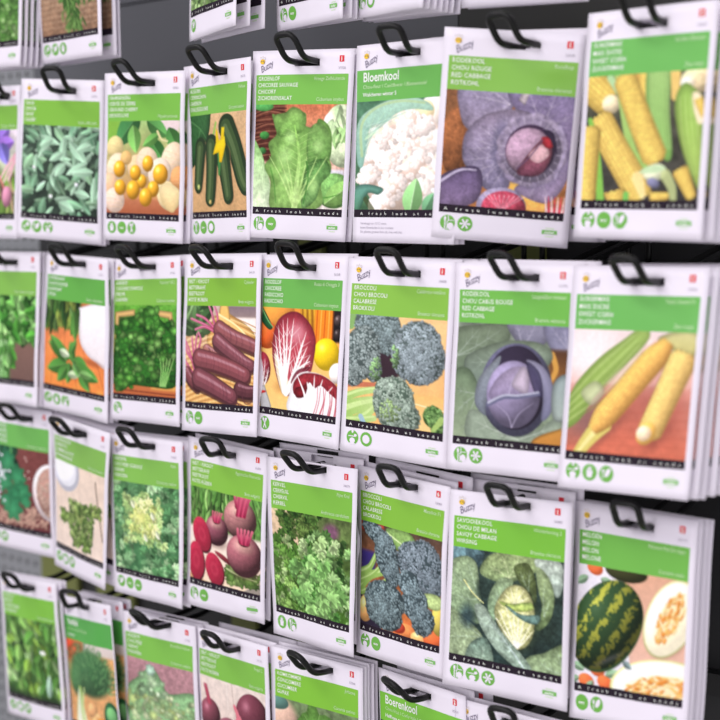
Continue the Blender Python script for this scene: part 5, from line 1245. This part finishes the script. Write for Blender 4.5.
pk('p3h', (116, 188, 78), ('MELOEN', 'MELON', 'MELON', 'MELONE'), 'Piñonet Piel De Sapo', 'Cucumis melo', 2, ['easy', 'leaf'], 'melon', 'seed packet with a striped green melon and cut pale halves', S((4, 1, 0, 0), (8, 0, -1, 0), (12, 1, -1, 1), (16, 2, -2, 1)))
pk('p4a', (128, 196, 62), ('VELDSLA', 'MACHE', 'CORN SALAD', 'FELDSALAT'), '', 'Valerianella locusta', 1, ['half', 'ring', 'leaf'], 'glossy green salad', 'seed packet with glossy green salad leaves, bottom row at left edge', S((4, 1, 0, 1), (8, 1, 0, 2)))
pk('p4b', (80, 172, 68), None, None, None, 2, [], 'fennel', 'seed packet titled Venkel with a white fennel bulb and feathery tops', S((12, 3, 1, -2), (18, 4, 1, 0)), big='Venkel', sub='Fenouil I Fennel I Fenchel', var='Zefa fino', foot='')
pk('p4c', (128, 194, 76), ('ANDIJVIE', 'CHICOREE', 'ENDIVE', 'ENDIVIEN'), 'Breedblad Volhart', 'Cichorium endivia', 1, ['season'], 'pale green endive on soil', 'seed packet with a pale green endive plant on reddish soil', S((6, 2, 0, 0), (11, 3, 1, 0)))
pk('p4d', (128, 192, 70), BI, 'Kogel 2', 'Beta vulgaris', 1, ['season', 'easy'], 'dark round beetroot', 'seed packet with dark whole beetroots, no slices, in bottom row', S((7, 2, 1, 1), (16, 12, 2, 3)))
pk('p4e', (130, 196, 56), ('KOMKOMMER', 'CONCOMBRE', 'CUCUMBER', 'GURKE'), 'Johanna', 'Cucumis sativus', 3, ['pot', 'easy'], 'cucumber', 'seed packet naming KOMKOMMER with cucumber leaves, in bottom row', S((4, 0, 0, 0), (8, 0, 1, -1), (12, 1, 0, -1), (16, 1, 1, -1)))
pk('p4f', (124, 196, 60), None, None, None, 2, [], 'curly kale', 'seed packet titled Boerenkool at the bottom edge of the photo', S((6, 1, 1, 3), (14, 9, 1, 5)), big='Boerenkool', sub='Chou frisé I Curly kale I Grünkohl', var='Halfhoge moskrul', foot='')
pk('p4g', (124, 194, 60), ('BOERENKOOL', 'CHOU FRISE', 'CURLY KALE', 'GRÜNKOHL'), '', 'Brassica oleracea', 1, [], 'lowest right-hand', 'seed packet showing only its white top, bottom edge below the savoy cabbage', S((7, 2, 0, 0),))
pk('p0a', (120, 188, 70), ('TUINKERS', 'CRESSON', 'CRESS', 'KRESSE'), '', 'Lepidium sativum', 1, ['pot'], 'cress', 'seed packet of small bright green leaves in the top left corner', S((5, 1, 0, 0), (10, 2, 0, 0), (15, 3, 0, 0), (20, 4, 0, 0)))
pk('p0b', (120, 188, 70), ('ROZEMARIJN', 'ROMARIN', 'ROSEMARY', 'ROSMARIN'), '', 'Rosmarinus officinalis', 1, ['half', 'leaf', 'pot'], 'rosemary', 'seed packet with green needle sprigs on brown wood, top row', S((13, 2, 1, 0), (17, 2, 0, 0)))
pk('p0c', (120, 188, 70), ('MOSTERDSLA', 'MOUTARDE', 'MUSTARD', 'SENF'), '', 'Brassica juncea', 1, ['leaf'], 'pale cress', 'narrow seed packet turned sideways, fine pale leaves, top row alone above gherkin packet', S((8, 1, 1, 5), (17, 3, 0, 9)))
pk('p0d', (120, 188, 70), ('VELDSLA', 'MACHE', 'CORN SALAD', 'FELDSALAT'), '', 'Valerianella', 1, ['season', 'easy'], 'top row packet above chicory', 'seed packet with two round green icons, top row above the chicory packet', S((5, 1, 1, 4), (9, 1, 1, 6), (13, 2, 1, 8)))
pk('p0e', (120, 188, 70), ('BLOEMKOOL', 'CHOU-FLEUR', 'CAULIFLOWER', 'BLUMENKOHL'), '', 'Brassica oleracea', 1, ['season', 'ring'], 'top row packet above cauliflower', 'foremost white packet of the thick stack above the cauliflower packet, top row', S((4, 0, 0, 3), (8, 1, 0, 5), (12, 2, -1, 6), (16, 2, -1, 8), (20, 3, -1, 9), (25, 4, -1, 10)))
pk('p0f', (120, 188, 70), ('RODEKOOL', 'CHOU ROUGE', 'RED CABBAGE', 'ROTKOHL'), '', 'Brassica oleracea', 1, [], 'top row packet above purple cabbage', 'white packet bottom at the top edge above the open purple cabbage packet', S((6, 1, 0, 0),))

SLOGAN = text_job('A fresh look at seeds', 2.75, 0, spacing=2.1)
BRAND = text_job('Buzzy', 6.6, -.05, spacing=.9, sx=.82, shear=.3)
EASY = text_job('easy', 2.6, .06, 'CENTER')
BIO = text_job('zaden', 2.3, .06, 'CENTER', spacing=1.1)
NUMS = {n: text_job(str(n), 3.9, .14, 'CENTER', sx=.9) for n in (1, 2, 3, 6)}
rr = random.Random(5)
for k, i in INFO.items():
    art = str(rr.randint(30100, 39990))
    if 'big' in i:
        i['jobs'] = [text_job(i['big'], 8.6, .14, sx=.8), text_job(i['sub'], 3.5, 0, sx=.98), text_job(i['var'], 3.5, .05, sx=1.0), text_job(art, 2.3, 0, 'RIGHT'), text_job(i['foot'], 2.2, 0, sx=.95, line=1.25)]
    else:
        i['jobs'] = [text_job('\n'.join(i['names']), 3.95, .035, sx=.87, spacing=1.07, line=1.13), text_job(i['cult'], 3.5, .015, 'RIGHT', sx=.84), text_job(i['latin'], 3.5, .015, 'RIGHT', sx=.84), text_job(art, 2.3, 0, 'RIGHT')]
text_bake()
ROOTS = {}
for k, i in INFO.items():
    ROOTS[k] = build_packet(k, i); stack(ROOTS[k], i, k)

# ---------------------------------------------------------------- hooks, rails and back wall
WALL = .165
RAILZ = {}
for row in range(5):
    zs = [DATA[k][2] for k in DATA if k[1] == str(row)]; RAILZ[row] = (sum(zs)/len(zs))*.001-.008
def hook(key, short):
    hx, hy, hz, psi, phi = HOOKS[key][:5]
    root = bpy.data.objects.new('display_hook', None); COLL.objects.link(root); root.empty_display_size = .02
    loc = Vector((hx, hy, hz))*.001; root.location = loc
    root['label'] = 'black wire loop hook holding the %s packets' % short if 'packet' not in short else 'black wire loop hook holding the ' + short
    root['category'] = 'hook'; root['group'] = 'display hooks on the rack'
    dz = RAILZ[int(key[1])]-loc.z; back = WALL-.017-loc.y
    Rf = Matrix.Rotation(math.radians(psi), 3, 'Z') @ Matrix.Rotation(math.radians(phi), 3, 'X')
    q = .0078
    def side(s):
        front = [Rf @ Vector(p) for p in ((s*q, 0, 0), (s*q, -.0135, .0008), (s*q, -.0255, .0152))]
        return [(s*q, back, dz+.004), (s*q, back, .024), (s*q, .036, .0004)]+front
    V, F = tube(fillet(side(1)+list(reversed(side(-1))), .0055, 6), .0021, 10)
    link('wire_loop', mesh('wire_loop', V, F, smooth=True), root, [M['hook']])
    V, F = box(-.014, .014, WALL-.0195-loc.y, WALL-.0105-loc.y, dz-.011, dz+.004)
    link('base_clip', mesh('base_clip', V, F), root, [M['hook']])
SHORT = {'p0e': 'thick stack above the cauliflower', 'p0d': 'packets above the chicory', 'p0f': 'packets above the open purple cabbage', 'p4g': 'packets below the savoy cabbage'}
for k in INFO:
    if k[1] != '0': hook(k, SHORT.get(k, INFO[k]['short']))
X0, X1 = -1.6, 1.5
for row in range(5):
    z = RAILZ[row]
    V, F = box(X0, X1, WALL-.0105, WALL-.0005, z-.012, z+.004)
    o = link('hook_rail', mesh('hook_rail', V, F), None, [M['rail']])
    o['label'] = ['black rail carrying the topmost hooks', 'black rail behind the sage and gherkin row', 'black rail behind the stevia and radicchio row', 'black rail behind the chervil and melon row', 'black rail behind the fennel and cucumber row'][row]
    o['category'] = 'rail'; o['group'] = 'rails across the back wall'
# olive strips glimpsed in the gaps
for xa, xb, za, zb, lab in ((-.262, -.203, -.61, -.555, 'olive green strip on the wall between the savory and fennel packets'), (-.172, -.116, -.61, -.555, 'olive green strip on the wall below the frisee endive packet'),
                            (.02, .05, -.60, -.558, 'olive strip glimpsed below the round beetroot packet'), (.1, .135, -.60, -.558, 'olive strip glimpsed below the chervil packet'),
                            (.108, .135, -.236, -.222, 'small olive strip glimpsed behind the radicchio packet hook'), (.318, .35, -.238, -.224, 'small olive strip glimpsed behind the purple cabbage packets')):
    V, F = box(xa, xb, WALL-.006, WALL-.0005, za, zb)
    o = link('olive_strip', mesh('olive_strip', V, F), None, [M['olive']])
    o['label'] = lab; o['category'] = 'strip'; o['group'] = 'olive strips on the back wall'

def wall_mat(name, c, holes):
    m = bpy.data.materials.new(name); m.use_nodes = True; nt = m.node_tree; b = nt.nodes['Principled BSDF']
    b.inputs['Roughness'].default_value = .5; b.inputs['Metallic'].default_value = 0
    tc = nt.nodes.new('ShaderNodeTexCoord'); n = nt.nodes.new('ShaderNodeTexNoise'); n.inputs['Scale'].default_value = 3
    nt.links.new(tc.outputs['Object'], n.inputs['Vector'])
    cr = nt.nodes.new('ShaderNodeValToRGB'); lin = srgb(c)
    cr.color_ramp.elements[0].color = (*[v*.92 for v in lin], 1); cr.color_ramp.elements[1].color = (*[v*1.08 for v in lin], 1)
    nt.links.new(n.outputs['Fac'], cr.inputs['Fac'])
    out = cr.outputs['Color']
    if holes:
        v = nt.nodes.new('ShaderNodeTexVoronoi'); v.inputs['Scale'].default_value = 1/.014; v.inputs['Randomness'].default_value = 0; v.voronoi_dimensions = '2D'
        mp = nt.nodes.new('ShaderNodeMapping'); mp.inputs['Rotation'].default_value = (math.radians(90), 0, 0)
        nt.links.new(tc.outputs['Object'], mp.inputs['Vector']); nt.links.new(mp.outputs['Vector'], v.inputs['Vector'])
        lt = nt.nodes.new('ShaderNodeMath'); lt.operation = 'LESS_THAN'; lt.inputs[1].default_value = .2
        nt.links.new(v.outputs['Distance'], lt.inputs[0])
        mx = nt.nodes.new('ShaderNodeMix'); mx.data_type = 'RGBA'; nt.links.new(lt.outputs[0], mx.inputs['Factor'])
        nt.links.new(out, mx.inputs[6]); mx.inputs[7].default_value = (.03, .03, .034, 1); out = mx.outputs[2]
    nt.links.new(out, b.inputs['Base Color'])
    return m
def panel(name, x0, x1, z0, z1, m):
    V, F = box(x0, x1, WALL, WALL+.012, z0, z1); o = link(name, mesh(name, V, F), None, [m]); o['kind'] = 'structure'; return o
ZS, ZL, XP, XD = -.0035, -.1, -.255, .27
GM = wall_mat('grey_panel', (90, 91, 97), False); GM_SHADE = wall_mat('shaded_grey_panel', (50, 50, 49), False)
panel('wall_back', X0, XD-.001, ZS+.002, .6, GM)
panel('wall_middle', XP+.001, XD-.001, ZL+.001, ZS, GM)
panel('wall_right', XD, X1, ZL+.001, .6, GM_SHADE)  # darker grey puts the shade of the packet stacks into the wall colour
panel('wall_lower', XP+.001, X1, -1.4, ZL, wall_mat('shade_dark_panel', (34, 34, 36), False))  # near-black base colour paints in the shade between the packet rows
panel('wall_left', X0, XP, -1.4, ZS, wall_mat('perforated_panel', (136, 138, 142), True))
fl = wall_mat('floor_tiles', (214, 211, 208), False); V, F = box(X0, X1, -2.2, WALL+.016, -1.43, -1.4); o = link('floor', mesh('floor', V, F), None, [fl]); o['kind'] = 'structure'
V, F = box(X0, X1, WALL+.012, WALL+.016, -1.4, .6); o = link('wall_behind', mesh('wall_behind', V, F), None, [M['seam']]); o['kind'] = 'structure'

# ---------------------------------------------------------------- light
wd = bpy.data.worlds.new('store'); scn.world = wd; wd.use_nodes = True
bg = wd.node_tree.nodes['Background']; bg.inputs['Color'].default_value = (.96, .94, 1.0, 1); bg.inputs['Strength'].default_value = .6
def area(name, loc, target, sx, sy, power, c):
    l = bpy.data.lights.new(name, 'AREA'); l.shape = 'RECTANGLE'; l.size = sx; l.size_y = sy; l.energy = power; l.color = c
    o = bpy.data.objects.new(name, l); COLL.objects.link(o); o.location = loc
    o.rotation_euler = (Vector(target)-Vector(loc)).to_track_quat('-Z', 'Y').to_euler()
area('ceiling_light', (-.3, -1.5, 1.5), (.2, 0, -.2), 2.2, .5, 23, (1, .97, .96))
area('front_fill', (1.0, -2.1, .1), (.3, 0, -.35), 2.2, 1.4, 19, (1, .96, .98))  # added frontal fill with no lamp behind it, brightens the packet bottoms

# ---------------------------------------------------------------- camera
f, cx, cy, cz, yaw, pit, rol =  [1.28736, 0.84265, -0.67609, -0.2068, 0.67435, -0.10877, 0.00669]
cam = bpy.data.cameras.new('camera'); co = bpy.data.objects.new('camera', cam); COLL.objects.link(co)
R = Matrix.Rotation(yaw, 3, 'Z') @ Matrix.Rotation(pit, 3, 'X') @ Matrix.Rotation(rol, 3, 'Y')
B3 = Matrix((R.col[0], R.col[2], -R.col[1])).transposed()
co.matrix_world = Matrix.Translation((cx, cy, cz)) @ B3.to_4x4()
cam.sensor_width = 36; cam.lens = f*1000/720*36; cam.clip_start = .02
cam.dof.use_dof = True; cam.dof.focus_distance = .885; cam.dof.aperture_fstop = 5.0
scn.camera = co
scn.view_settings.view_transform = 'Standard'; scn.view_settings.look = 'None'
scn.view_settings.exposure = 0; scn.view_settings.gamma = 1
